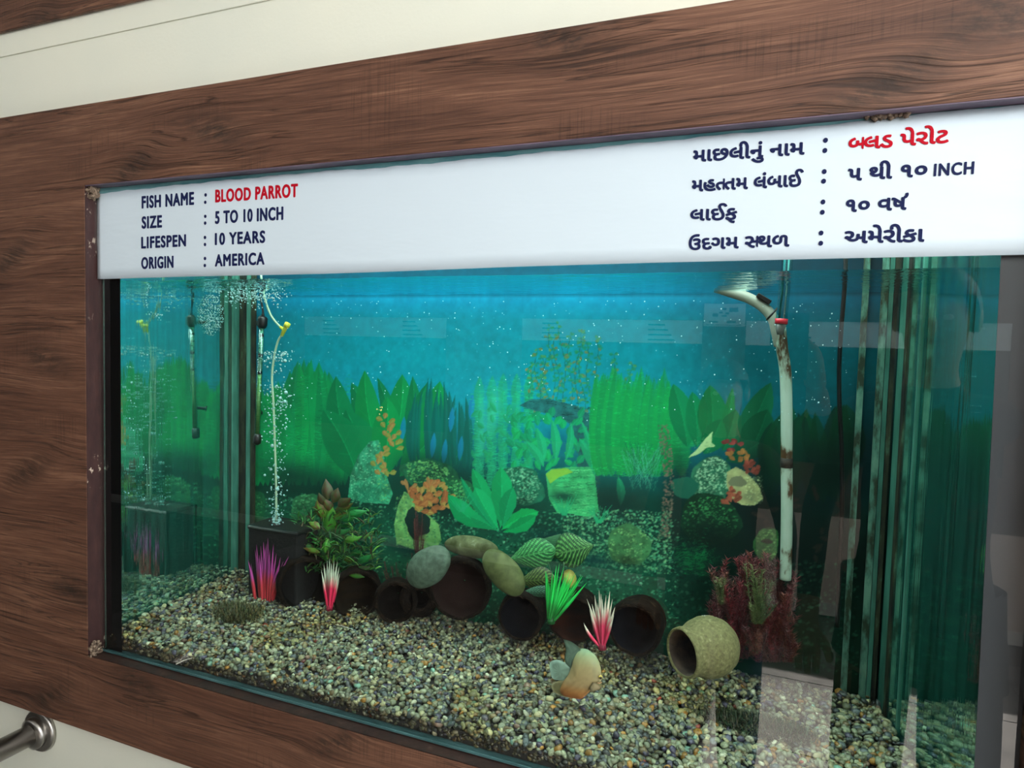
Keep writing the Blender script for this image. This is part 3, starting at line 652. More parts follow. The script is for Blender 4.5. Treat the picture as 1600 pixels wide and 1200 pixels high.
me = bpy.data.meshes.new('backdrop_print'); q = np.arange(n).reshape(nzp, nxp)
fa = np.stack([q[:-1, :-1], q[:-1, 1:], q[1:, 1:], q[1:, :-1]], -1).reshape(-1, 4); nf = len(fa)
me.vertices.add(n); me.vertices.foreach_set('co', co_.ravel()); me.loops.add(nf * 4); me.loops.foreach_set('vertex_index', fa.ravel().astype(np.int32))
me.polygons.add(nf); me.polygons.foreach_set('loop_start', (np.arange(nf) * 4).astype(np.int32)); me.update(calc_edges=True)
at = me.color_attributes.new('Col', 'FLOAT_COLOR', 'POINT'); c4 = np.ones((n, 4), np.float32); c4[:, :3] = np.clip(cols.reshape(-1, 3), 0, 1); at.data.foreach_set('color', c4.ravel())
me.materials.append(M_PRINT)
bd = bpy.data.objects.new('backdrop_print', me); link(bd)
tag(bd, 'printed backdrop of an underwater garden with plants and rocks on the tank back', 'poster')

# ------------------------------------------------------------------ white information banner across the top of the glass
def textmesh(body, offset=0.0, size=1.0):
    cu = bpy.data.curves.new('tmp', 'FONT'); cu.body = body; cu.size = size; cu.offset = offset; cu.resolution_u = 4; cu.space_character = 1.14 if all(ord(ch) < 128 for ch in body) and len(body) > 2 else 1.0
    ob = bpy.data.objects.new('tmp', cu); C.objects.link(ob); bpy.context.view_layer.update()
    dg = bpy.context.evaluated_depsgraph_get(); me = bpy.data.meshes.new_from_object(ob.evaluated_get(dg))
    V = np.array([v.co[:2] for v in me.vertices]).reshape(-1, 2); Fs = [tuple(p.vertices) for p in me.polygons]
    C.objects.unlink(ob); bpy.data.objects.remove(ob); bpy.data.curves.remove(cu); bpy.data.meshes.remove(me)
    return V, Fs
_w = {}
def adv(s):
    if s not in _w:
        a, _ = textmesh(s + 'I'); b, _ = textmesh('I'); _w[s] = a[:, 0].max() - b[:, 0].max()
    return _w[s]
def clip_right(V, Fs, x):
    bm = bmesh.new(); vs = [bm.verts.new((p[0], p[1], 0)) for p in V]
    for f in Fs:
        try: bm.faces.new([vs[i] for i in f])
        except ValueError: pass
    bmesh.ops.bisect_plane(bm, geom=bm.verts[:] + bm.edges[:] + bm.faces[:], plane_co=(x, 0, 0), plane_no=(1, 0, 0), clear_outer=True)
    bm.verts.index_update(); V2 = np.array([v.co[:2] for v in bm.verts]).reshape(-1, 2); F2 = [tuple(v.index for v in f.verts) for f in bm.faces]; bm.free(); return V2, F2
def stroke(pts, w, closed=False):
    P = [np.array(p, float) for p in pts]; V = []; Fs = []
    for i, p in enumerate(P):
        d = P[min(i + 1, len(P) - 1)] - P[max(i - 1, 0)]; d /= np.hypot(*d) + 1e-9; n = np.array([-d[1], d[0]]) * w / 2; V += [p + n, p - n]
    for i in range(len(P) - 1): Fs.append((2 * i, 2 * i + 1, 2 * i + 3, 2 * i + 2))
    return np.array(V), Fs
def compose(tokens, off):
    """tokens: plain text, ('half', letter) for a letter without its right stem, ('hook',) for the r-hook above the letter before"""
    VV, FF, x = [], [], 0.0; n = 0
    for tk in tokens:
        if isinstance(tk, str): V, Fs = textmesh(tk, off); a = adv(tk)
        elif tk[0] == 'half':
            V, Fs = textmesh(tk[1], off); wd = V[:, 0].max(); cut = wd - tk[2]; V, Fs = clip_right(V, Fs, cut); a = cut
        elif tk[0] == 'hook':
            pts = [(-.075 + .10 * math.sin(t) * .9, .62 + .13 * (1 - math.cos(t))) for t in np.linspace(0, 2.0, 9)]; V, Fs = stroke(pts, .075); a = 0
        V = V + np.array([x, 0]); VV.append(V); FF += [tuple(i + n for i in f) for f in Fs]; n += len(V); x += a
    return np.concatenate(VV), FF
bn = tag(empty('information_banner', (-.43, -.001, 1.62)), 'white vinyl strip printed with fish facts in two scripts across the tank top', 'banner')
# paper with slightly wavy edges
top = [(161, 302), (300, 287), (500, 268), (600, 262), (800, 243), (1000, 224), (1150, 209), (1320, 194), (1330, 190), (1600, 163)]
bot = [(161, 436), (300, 432), (500, 428), (620, 424), (800, 417), (1000, 411), (1300, 404), (1600, 398)]
tp = [W(*p, -.0008) for p in top]; bt = [W(*p, -.0008) for p in bot]
xs_ = np.linspace(PX0 + .005, .2362, 150); vs = []
for yq in (-.0016, -.0006):
    for x in xs_:
        zt = np.interp(x, [p.x for p in tp], [p.z for p in tp]); zb = np.interp(x, [p.x for p in bt], [p.z for p in bt])
        zt += .0006 * math.sin(x * 60) + .0004 * math.sin(x * 171)
        if x < PX0 + .012: zt -= .004 * (1 - (x - PX0 - .005) / .007)
        for k in range(9): vs.append((x, yq, zb + (zt - zb) * k / 8))
N = len(xs_); fs = []
for i in range(N - 1):
    for k in range(8):
        a = i * 9 + k; fs.append((a, a + 9, a + 10, a + 1)); a += N * 9; fs.append((a + 1, a + 10, a + 9, a))
    fs.append((i * 9, N * 9 + i * 9, N * 9 + i * 9 + 9, i * 9 + 9)); fs.append((i * 9 + 8, i * 9 + 17, N * 9 + i * 9 + 17, N * 9 + i * 9 + 8))
fs.append(tuple(range(9)) + tuple(N * 9 + k for k in range(8, -1, -1))); e_ = (N - 1) * 9; fs.append(tuple(e_ + k for k in range(8, -1, -1)) + tuple(N * 9 + e_ + k for k in range(9)))
mesh('paper', vs, fs, M_PAPER, bn, True)
HL = None
def put(tokens, p0, p1, h, m, off, ref):
    # heavier strokes: the same outline stamped a few times round a small circle
    parts = [put1(tokens, p0, p1, h, m, off, ref, k) for k in range(9)]
    V = []; Fs = []
    for v, f in parts: n = len(V); V += v; Fs += [tuple(i + n for i in q) for q in f]
    return mesh('lettering', V, Fs, m, bn)
def put1(tokens, p0, p1, h, m, off, ref, k):
    """lettering from baseline pixel p0 to p1 with letters h px high at p0"""
    V, Fs = compose([tokens] if isinstance(tokens, str) else tokens, 0.0); bd_ = off; off = 0.0
    rv, _ = textmesh(ref, off); rh = rv[:, 1].max() - max(rv[:, 1].min(), 0) if ref == 'H' else rv[:, 1].max()
    a, b = W(*p0), W(*p1); c = W(p0[0], p0[1] - h); hz = c.z - a.z
    x0, x1 = V[:, 0].min(), V[:, 0].max(); sx = (b.x - a.x) / (x1 - x0); sz = hz / rh
    vs = []
    for yq in (-.0022, -.0015):
        for v in V: x = (v[0] - x0) * sx; vs.append((a.x + x, yq, a.z + v[1] * sz + (b.z - a.z) * x / (b.x - a.x)))
    n = len(V); ff = [f for f in Fs]; out = [tuple(f) for f in ff]
    # border edges give the side walls
    ed = {}
    for f in ff:
        for i in range(len(f)):
            kk = (f[i], f[(i + 1) % len(f)]); ed[kk] = ed.get(kk, 0) + 1
    for (i, j) in ed:
        if (j, i) not in ed: out.append((i, i + n, j + n, j))
    th = 2 * math.pi * k / 8; dx, dz = (0, 0) if k == 8 else (math.cos(th) * bd_ * abs(sz), math.sin(th) * bd_ * abs(sz)); dy = k * 1.5e-5
    return [(v[0] + dx, v[1] - dy, v[2] + dz) for v in vs], out
def colon(pts):
    b = MB()
    for p in pts:
        c = W(*p, -.0022); n = 14; r = .0026
        vs = [(c.x + r * .9 * math.cos(2 * math.pi * i / n), y, c.z + r * math.sin(2 * math.pi * i / n)) for y in (-.0022, -.0015) for i in range(n)]
        b.add(vs, [tuple(range(n))] + [(i, i + n, (i + 1) % n + n, (i + 1) % n) for i in range(n)])
    b.build('colon', M_INK, bn)
LO = .030
for s, a, b, h, m in (("FISH NAME", (223.7,325.5), (304,319.5), 17.8, M_INK), ("BLOOD PARROT", (338.6,316), (466,307.5), 18.3, M_RED), ("SIZE", (223.7,357), (254,355), 17.5, M_INK), ("5 TO 10 INCH", (338.2,349.5), (443.3,343), 18.2, M_INK),
        ("LIFESPEN", (223,388), (291.5,384.5), 16.8, M_INK), ("10 YEARS", (338,382.5), (415,379), 17.2, M_INK), ("ORIGIN", (223,420), (272,418), 17, M_INK), ("AMERICA", (338,416), (414,413), 17.3, M_INK)):
    o = put(s, a, b, h, m, LO, 'H')
    if m is M_RED: o['label'] = 'red fish name'
for q in ([(321,304.5),(320.5,316)], [(320.5,338),(320.3,348.5)], [(320,371),(320,382)], [(320,403.8),(319.8,414.8)], [(1290,219),(1289,235)], [(1288,268),(1287,283)], [(1286,315.5),(1285,331.6)], [(1283,364),(1282.5,380)]): colon(q)
GO = .032
put("માછલીનું નામ", (1084,253.5), (1256,241.5), 17, M_INK, GO, 'મ')
o = put([('half', 'બ', .13), "લડ પેરોટ"], (1326,235.5), (1480.5,223), 18, M_RED, GO, 'મ'); o['label'] = 'red fish name'
put(["મહ", ('half', 'ત', .13), "તમ લંબાઈ"], (1082,299.5), (1254,291), 16.5, M_INK, GO, 'મ')
put("૫ થી ૧૦", (1325,283), (1447,275.5), 18, M_INK, GO, 'મ'); put("INCH", (1459,275.5), (1520,272), 18, M_INK, LO * .9, 'H')
put("લાઈફ", (1079.5,345), (1151,343), 16.5, M_INK, GO, 'મ'); put(["૧૦ વષ", ('hook',)], (1322,331.5), (1417,327.5), 18, M_INK, GO, 'મ')
put(["ઉદગમ ", ('half', 'સ', .13), "થળ"], (1077,390.5), (1232.5,385), 16.5, M_INK, GO, 'મ'); put("અમેરીકા", (1320,380.5), (1442.5,377.5), 18, M_INK, GO, 'મ')

# ------------------------------------------------------------------ gravel bed
def gz(x, y):
    t = max(0., min(1., y / YB)); u = (x - XL) / (XRF - XL)
    z = .9235 + .022 * t ** .8 + .0035 * mnoise.noise(Vector((x * 9, y * 9, 1)))
    z += .010 * math.exp(-((x - XL) / .10) ** 2) * (.4 + .6 * t) + .006 * math.exp(-((x - XRF) / .1) ** 2) * (1 - t)
    return z
gb = tag(empty('gravel_bed', (-.43, .15, .902)), 'bed of small multicoloured gravel covering the aquarium bottom', 'gravel')
vs = []; nx, ny = 90, 26
def xr_at(y): return XRF + (XRB - XRF) * (y - .008) / (YB - .008)
for j in range(ny + 1):
    for i in range(nx + 1):
        y = .012 + (YB - .018) * j / ny; x = XL + .002 + (xr_at(y) - XL - .004) * i / nx; vs.append((x, y, gz(x, y) - .005))
fs = [(j * (nx + 1) + i, j * (nx + 1) + i + 1, (j + 1) * (nx + 1) + i + 1, (j + 1) * (nx + 1) + i) for j in range(ny) for i in range(nx)]
fr0 = len(vs)
for i in range(nx + 1): vs.append((vs[i][0], vs[i][1], .903))
fs += [(fr0 + i, fr0 + i + 1, i + 1, i) for i in range(nx)]
mesh('substrate', vs, fs, mat('dark_substrate', (34, 30, 26), .9, srgb=True), gb)
PAL = [((158, 168, 146), .26), ((122, 128, 108), .18), ((186, 184, 150), .12), ((92, 104, 112), .12), ((132, 116, 84), .10), ((84, 82, 112), .06), ((206, 212, 196), .055), ((176, 132, 62), .03), ((54, 58, 58), .06), ((148, 122, 110), .03), ((160, 70, 50), .004), ((140, 190, 180), .02)]
PC = np.array([lin(c) for c, _ in PAL]) * np.array([.58, .565, .46]); PW = np.array([p for _, p in PAL]); PW /= PW.sum()
def ico(sub):
    bm = bmesh.new(); bmesh.ops.create_icosphere(bm, subdivisions=sub, radius=1.0)
    V = np.array([v.co[:] for v in bm.verts]); Fc = np.array([[v.index for v in f.verts] for f in bm.faces]); bm.free(); return V, Fc
I1, F1 = ico(1); I2, F2 = ico(2)
def stone_verts(V, s):
    """one chip of stone: uneven, flattened"""
    d = rng.normal(size=(3, 3)); k = np.ones(len(V))
    for v in d: v /= np.linalg.norm(v); k += .22 * np.clip(V @ v, -.3, 1) * rng.uniform(-.8, 1)
    v = rng.normal(size=3); v /= np.linalg.norm(v); h = V @ v; Q = V * k[:, None] * np.array([1, rng.uniform(.65, 1.), rng.uniform(.42, .72)])
    Q = np.where((h > .62)[:, None], Q - v * ((h - .62) * .8)[:, None], Q)
    a, b, c = rng.uniform(0, 6.28), rng.normal() * .5, rng.normal() * .5
    ca, sa, cb, sb, cc, sc_ = math.cos(a), math.sin(a), math.cos(b), math.sin(b), math.cos(c), math.sin(c)
    Rm = np.array([[ca, -sa, 0], [sa, ca, 0], [0, 0, 1]]) @ np.array([[1, 0, 0], [0, cb, -sb], [0, sb, cb]]) @ np.array([[cc, 0, sc_], [0, 1, 0], [-sc_, 0, cc]])
    return (Q * s) @ Rm.T
def stone_col(x, y):
    c = PC[rng.choice(len(PC), p=PW)] * rng.uniform(.42, 1.5)
    m = mnoise.noise(Vector((x * 7, y * 7, 5)))
    if m > .25: c = c * np.array([.9, .8, .55])
    return c
spots = []
for k in range(14500):
    y = .010 + (YB - .02) * rng.random() ** 1.0; x = XL + .005 + (xr_at(y) - XL - .010) * rng.random()
    s = rng.uniform(.0028, .0054) * (1.0 + .24 * (x - XL)); spots.append((x, y, gz(x, y) + rng.uniform(-.003, .003), s))
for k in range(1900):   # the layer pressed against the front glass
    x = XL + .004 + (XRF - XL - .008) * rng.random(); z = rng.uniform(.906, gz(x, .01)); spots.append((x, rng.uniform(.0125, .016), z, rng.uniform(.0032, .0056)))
def vis_size(p):
    q = R.T @ (np.array(p[:3]) - CP); u, v = q[0] / q[2] * F_PX + 800, q[1] / q[2] * F_PX + 600
    ok = 5 < u < 1530 and 0 < v < 1190
    return p[3] / q[2] * (1 if ok else 0) * (1.0 if p[2] > gz(p[0], p[1]) - .0008 else .4)
order = sorted(range(len(spots)), key=lambda i: -vis_size(spots[i])); big = order[:300]; rest = order[300:]
var = []
for k in range(30):
    o = mesh('stone', stone_verts(I2, 1.0), F2.tolist(), M_STONE, gb, True, np.tile(PC[rng.choice(len(PC), p=PW)] * rng.uniform(.75, 1.2), (len(I2), 1)))
    var.append(o)
for n_, i in enumerate(big):
    o = var[n_] if n_ < 30 else var[rng.integers(30)].copy()
    if n_ >= 30: C.objects.link(o)
    x, y, z, s = spots[i]; o.location = (x, y, z + .0006); o.scale = (s, s, s); o.rotation_euler = (rng.normal() * .2, rng.normal() * .2, rng.uniform(0, 6.28))
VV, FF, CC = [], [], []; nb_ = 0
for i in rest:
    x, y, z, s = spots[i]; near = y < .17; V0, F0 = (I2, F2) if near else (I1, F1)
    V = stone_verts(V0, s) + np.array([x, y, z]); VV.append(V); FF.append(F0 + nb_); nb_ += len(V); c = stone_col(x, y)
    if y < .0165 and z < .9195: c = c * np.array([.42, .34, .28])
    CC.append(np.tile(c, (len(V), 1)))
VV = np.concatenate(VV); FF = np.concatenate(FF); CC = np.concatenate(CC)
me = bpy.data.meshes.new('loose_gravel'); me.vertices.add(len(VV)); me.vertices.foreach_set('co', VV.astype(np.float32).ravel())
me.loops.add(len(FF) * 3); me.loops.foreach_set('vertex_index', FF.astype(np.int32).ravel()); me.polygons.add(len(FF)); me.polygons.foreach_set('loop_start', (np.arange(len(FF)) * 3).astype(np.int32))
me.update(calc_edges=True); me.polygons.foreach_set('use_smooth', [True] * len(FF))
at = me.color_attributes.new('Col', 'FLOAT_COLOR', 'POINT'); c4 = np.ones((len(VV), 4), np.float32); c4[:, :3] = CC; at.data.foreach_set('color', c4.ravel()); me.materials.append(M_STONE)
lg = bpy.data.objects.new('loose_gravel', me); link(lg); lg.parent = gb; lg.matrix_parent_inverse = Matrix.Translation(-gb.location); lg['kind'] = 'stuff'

# ------------------------------------------------------------------ things in the tank
def orient(axis):
    """matrix whose local Z runs along axis"""
    z = Vector(axis).normalized(); x = Vector((0, 0, 1)).cross(z)
    if x.length < .05: x = Vector((1, 0, 0))
    x.normalize(); y = z.cross(x); return Matrix((x, y, z)).transposed()
def lathe(profile, center, axis, n=40, wob=0., seed=0, col=None):
    """profile [(r, h)] about axis from center"""
    M = orient(axis); c = Vector(center); vs = []; cc = []
    for k, (r, h) in enumerate(profile):
        for j in range(n):
            th = 2 * math.pi * j / n; q = r * (1 + wob * mnoise.noise(Vector((math.cos(th) * 1.7, math.sin(th) * 1.7, h * 25 + seed))))
            vs.append(c + M @ Vector((q * math.cos(th), q * math.sin(th), h)))
    fs = [(i * n + j, i * n + (j + 1) % n, (i + 1) * n + (j + 1) % n, (i + 1) * n + j) for i in range(len(profile) - 1) for j in range(n)]
    return vs, fs
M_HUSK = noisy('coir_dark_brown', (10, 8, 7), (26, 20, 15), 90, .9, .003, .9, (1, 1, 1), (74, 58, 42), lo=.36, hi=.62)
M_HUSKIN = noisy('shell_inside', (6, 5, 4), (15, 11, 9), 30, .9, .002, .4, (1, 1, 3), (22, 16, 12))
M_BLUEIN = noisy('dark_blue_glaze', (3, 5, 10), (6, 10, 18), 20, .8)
M_RUST = noisy('reddish_shell_inside', (24, 11, 7), (52, 24, 14), 24, .8, .002, .4, (1, 1, 3), (68, 34, 20))
M_FIB = noisy('coir_fibre', (34, 27, 21), (66, 52, 40), 60, .9)
M_TAN = noisy('sandy_clay', (84, 80, 50), (116, 112, 72), 220, .85, .001, .5, (1, 1, 1), (140, 136, 100), lo=.3, hi=.6)
M_TANIN = noisy('clay_inside', (64, 52, 44), (92, 76, 64), 60, .85)
for _m in (M_HUSK, M_HUSKIN, M_BLUEIN, M_RUST, M_FIB): _m.node_tree.nodes['Principled BSDF'].inputs['Specular IOR Level'].default_value = .06
def pot(px, py, rpx, yf, ax, depth, label, inner=M_HUSKIN, outer=M_HUSK, rim=.14, taper=.78, seed=0, squash=1., name='coconut_shell', group='hollow shells lying in a row'):
    c = W(px, py, yf); vd = Vector((c.x - CP[0], c.y - CP[1], 0)).normalized(); ax = vd + Vector((vd.y, -vd.x, 0)) * ax[0] + Vector((0, 0, ax[2])); edge = W(px, py - rpx, yf); r = (edge - c).length; ax = Vector(ax).normalized()
    t = tag(empty(name, (c.x, c.y, c.z - r)), label, 'pot', group)
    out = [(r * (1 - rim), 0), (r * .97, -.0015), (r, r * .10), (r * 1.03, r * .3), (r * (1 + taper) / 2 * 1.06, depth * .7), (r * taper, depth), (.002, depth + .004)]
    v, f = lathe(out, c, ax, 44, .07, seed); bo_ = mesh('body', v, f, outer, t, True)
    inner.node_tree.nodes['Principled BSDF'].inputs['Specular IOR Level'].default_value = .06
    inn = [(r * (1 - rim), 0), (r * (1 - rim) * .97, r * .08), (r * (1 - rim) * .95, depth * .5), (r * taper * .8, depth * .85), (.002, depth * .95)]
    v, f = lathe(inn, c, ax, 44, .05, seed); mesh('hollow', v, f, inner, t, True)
    # frayed rim
    b = MB(); M = orient(ax); rr = random.Random(seed + 5)
    for k in range(240):
        th = rr.uniform(0, 6.28); q = r * (1 - rim * rr.uniform(.0, 1.0)); p = c + M @ Vector((q * math.cos(th), q * math.sin(th), rr.uniform(-.003, .001)))
        d = M @ Vector((-math.sin(th) + rr.uniform(-.5, .5), math.cos(th) + rr.uniform(-.5, .5), rr.uniform(-.4, .1))); L = rr.uniform(.003, .008); w_ = .0005
        b.add([p - ax * w_, p + ax * w_, p + d * L], [(0, 1, 2)]); b.add([p + Vector((0, 0, w_)), p - Vector((0, 0, w_)), p + d * L], [(0, 1, 2)])
    o = b.build('fibres', M_FIB, bo_); o['kind'] = 'stuff'
    return t
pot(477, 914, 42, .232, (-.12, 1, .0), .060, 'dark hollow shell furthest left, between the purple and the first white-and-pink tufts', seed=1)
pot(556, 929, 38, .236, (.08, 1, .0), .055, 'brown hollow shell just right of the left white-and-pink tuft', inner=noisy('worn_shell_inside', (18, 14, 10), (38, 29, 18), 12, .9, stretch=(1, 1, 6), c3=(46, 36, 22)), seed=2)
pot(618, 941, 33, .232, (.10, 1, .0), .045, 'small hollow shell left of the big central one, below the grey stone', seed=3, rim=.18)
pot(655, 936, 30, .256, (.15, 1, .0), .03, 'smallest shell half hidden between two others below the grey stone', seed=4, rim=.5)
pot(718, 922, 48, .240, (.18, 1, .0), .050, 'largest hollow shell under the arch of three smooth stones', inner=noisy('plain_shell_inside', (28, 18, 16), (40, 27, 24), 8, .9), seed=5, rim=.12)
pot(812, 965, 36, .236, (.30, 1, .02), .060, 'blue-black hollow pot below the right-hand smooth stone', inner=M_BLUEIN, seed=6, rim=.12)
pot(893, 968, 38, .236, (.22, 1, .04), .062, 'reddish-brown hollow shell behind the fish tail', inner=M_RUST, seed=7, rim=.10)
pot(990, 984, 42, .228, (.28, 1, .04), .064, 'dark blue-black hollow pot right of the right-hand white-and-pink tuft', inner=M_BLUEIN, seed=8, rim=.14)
# tan jar lying on its side
c = W(1066, 1020, .150); ax = Vector((.80, .86, .02)).normalized(); r = .033
t = tag(empty('clay_jar', (c.x + .03, c.y, c.z - r)), 'sandy tan clay jar lying on its side on the gravel', 'jar')
v, f = lathe([(r * .93, .001), (r * .98, -.002), (r * 1.04, .001), (r * 1.06, .006), (r * 1.0, .011), (r * 1.05, .018), (r * 1.22, .030), (r * 1.30, .044), (r * 1.26, .058), (r * 1.08, .072), (r * .8, .082), (r * .62, .086), (.001, .087)], c, ax, 56, .02, 3)
mesh('body', v, f, M_TAN, t, True)
v, f = lathe([(r * .93, .001), (r * .90, .010), (r * 1.1, .035), (r * 1.1, .06), (r * .5, .078), (.001, .08)], c, ax, 56); mesh('hollow', v, f, M_TANIN, t, True)
b = MB()
for k in range(150):
    th, h = random.uniform(-1.0, 1.4), random.uniform(.045, .078); rad = np.interp(h, [.03, .044, .058, .072, .082], [r * 1.22, r * 1.30, r * 1.26, r * 1.08, r * .8])
    Mx = orient(ax); p = c + Mx @ Vector((rad * math.cos(th), rad * math.sin(th), h)); s = random.uniform(.0004, .0011)
    b.add([(p + Vector(q) * s) for q in I1[:, :].tolist()], F1.tolist())
o = b.build('air_beads', mat('air_beads', (.55, .62, .6), .3), t, True); o['kind'] = 'stuff'

# smooth stones
M_ST1 = noisy('grey_green_pebble', (58, 76, 62), (82, 102, 86), 110, .75, .001, .3, c3=(98, 118, 100))
M_ST2 = noisy('mossy_pebble', (52, 60, 24), (92, 100, 66), 60, .75, .001, .3, c3=(140, 150, 124))
M_ST3 = noisy('olive_pebble', (58, 68, 30), (88, 98, 56), 60, .75, .001, .3, c3=(112, 126, 92))
M_ST4 = noisy('yellow_pebble', (150, 150, 66), (176, 172, 84), 30, .6)
def pebble(px, py, a, b_, rot, y, m, label, dz=.75, group=None, name='smooth_stone', seed=0):
    c = W(px, py, y); s = (W(px + 10, py, y) - c).length / 10; s2 = (W(px, py + 10, y) - c).length / 10; V, Fc = ico(4)
    ct, st = math.cos(rot), math.sin(rot); vs = []
    for v in V:
        k = 1 + .05 * mnoise.noise(Vector(v) * 1.3 + Vector((seed, 0, 0)))
        x, zz_ = v[0] * a * k, v[2] * b_ * k; vs.append((c.x + (x * ct - zz_ * st) * s, c.y + v[1] * b_ * s2 * dz * k, c.z + (x * st + zz_ * ct) * s2))
    o = mesh(name, vs, Fc.tolist(), m, None, True); return tag(o, label, 'stone', group)
pebble(669, 886, 41, 26, .85, .222, M_ST1, 'smooth grey-green stone leaning left of the biggest shell', seed=1, group='smooth stones arched over the biggest shell')
pebble(736, 854, 41, 17, 0.02, .268, M_ST2, 'flat mottled stone lying on top of the biggest shell', seed=2, group='smooth stones arched over the biggest shell')
pebble(787, 894, 41, 24, -.80, .220, M_ST3, 'smooth olive stone leaning right of the biggest shell', seed=3, group='smooth stones arched over the biggest shell')
pebble(889, 905, 11, 15, .1, .292, M_ST4, 'small yellow stone behind the bright green grass tuft', seed=4)

# blades
def blade(b, p0, p1, w_, c0, c1, bend=(0, 0, 0), n=7, cut=.45):
    p0, p1 = Vector(p0), Vector(p1); d = p1 - p0; side = Vector((1, .25, 0)); side = (side - d.normalized() * side.dot(d.normalized())).normalized(); vs = []; cs = []
    nrm = d.cross(side).normalized()
    for i in range(n + 1):
        t = i / n; c = p0 + d * t + Vector(bend) * math.sin(math.pi * t) ; ww = w_ * (.75 + .5 * math.sin(math.pi * t)) * (1 - t ** 3) * .5 + .00012
        vs += [c - side * ww, c + nrm * ww * .35, c + side * ww, c - nrm * ww * .2]; k = min(1, max(0, (t - cut) / .16)); cs += [np.array(c0) * (1 - k) + np.array(c1) * k] * 4
    fs = [(4 * i + j, 4 * i + (j + 1) % 4, 4 * i + 4 + (j + 1) % 4, 4 * i + 4 + j) for i in range(n) for j in range(4)]
    b.add(vs, fs, np.array(cs))
def tuft(px, py, y, blades, c0, c1, label, w_=.0035, cut=.45, jit=.006, name='plastic_grass_tuft', group=None):
    c = W(px, py, y); t = tag(empty(name, (c.x, c.y, c.z)), label, 'aquarium plant', group); b = MB()
    for (bx, tx, ty, bend) in blades:
        dy = random.uniform(-jit, jit); p0 = W(px + bx, py + random.uniform(-2, 3), y + dy); p1 = W(px + tx, py + ty, y + dy * 2)
        j = random.uniform(.85, 1.12); blade(b, p0, p1, w_ * random.uniform(.8, 1.2), lin(np.clip(np.array(c0) * j, 0, 255)), lin(np.clip(np.array(c1) * j, 0, 255)), (bend, 0, 0), cut=cut)
    b.build('blades', M_VC, t, True)
    bb = MB(); bb.tube([c - Vector((0, 0, .006)), c + Vector((0, 0, .004))], [.007, .005], 12); bb.build('base', mat('tuft_base', lin(np.array(c0) * .6), .6), t, True)
    return t
bl = [(-8, -21, -82, .003), (-14, -24, -62, .002), (-6, -14, -78, 0), (-4, -10, -94, 0), (0, -2, -90, 0), (4, 4, -96, 0), (2, 8, -96, 0), (6, 12, -86, 0), (6, 16, -72, 0), (8, 34, -68, -.003), (10, 30, -74, -.003), (10, 22, -66, 0), (-2, -6, -84, 0), (0, 0, -80, 0), (3, 7, -78, 0), (-10, -16, -66, 0), (-12, -20, -56, 0), (-4, -8, -70, 0), (12, 26, -60, -.002), (8, 20, -56, -.002), (2, 4, -64, 0), (-3, 2, -88, 0), (5, 10, -90, 0), (-7, -12, -86, 0)]
tuft(414, 937, .222, [(a * 1.15, tx * 1.1, ty, bd) for a, tx, ty, bd in bl], (196, 58, 66), (168, 62, 140), 'purple-topped red plastic grass tuft in front of the black filter box', .0050, .40)
wb_ = [(-3, -13, -58, 0), (-3, -9, -66, 0), (-2, -4, -72, 0), (-1, 0, -76, 0), (0, 3, -68, 0), (1, 7, -72, 0), (2, 10, -62, 0), (3, 15, -62, 0), (3, 12, -70, 0), (-2, -6, -60, 0), (0, 5, -60, 0), (2, 8, -56, 0), (3, 16, -52, 0), (-3, -12, -48, 0), (0, -2, -62, 0)]
WP = 'white-tipped pink grass tufts'
tuft(515, 948, .214, wb_, (226, 40, 84), (206, 214, 190), 'small white-tipped pink grass tuft between the two leftmost shells', .0042, .50, group=WP)
wr = [(-3, -24, -72, .002), (-2, -12, -78, 0), (-1, -5, -86, 0), (0, 0, -72, 0), (1, 6, -78, 0), (2, 12, -84, 0), (2, 16, -72, 0), (3, 20, -60, 0), (-2, -16, -64, 0), (0, -8, -66, 0), (1, 9, -64, 0), (-1, 3, -60, 0), (2, 14, -56, 0), (3, 18, -46, 0), (-4, -29, -35, -.004), (-3, -20, -56, 0), (0, -2, -80, 0), (1, 4, -68, 0)]
tuft(941, 1008, .212, wr, (228, 60, 98), (226, 218, 196), 'larger white-tipped pink grass tuft just above the fish', .0044, .52, group=WP)
gr = [(-10 + i * 1.2, -16 + i * 3.6 + random.uniform(-3, 3), -62 + abs(i - 6) * 1.8 + random.uniform(-6, 6), 0) for i in range(19)]
tuft(861, 968, .229, [(a * .5, b_ + 6, c_ - 20, d) for a, b_, c_, d in gr] + [(a * .5, b_ * .7 + 5, c_ * .85 - 14, d) for a, b_, c_, d in gr[::2]], (24, 130, 50), (34, 205, 86), 'bright green plastic grass tuft above the reddish-brown shell', .0040, .25)

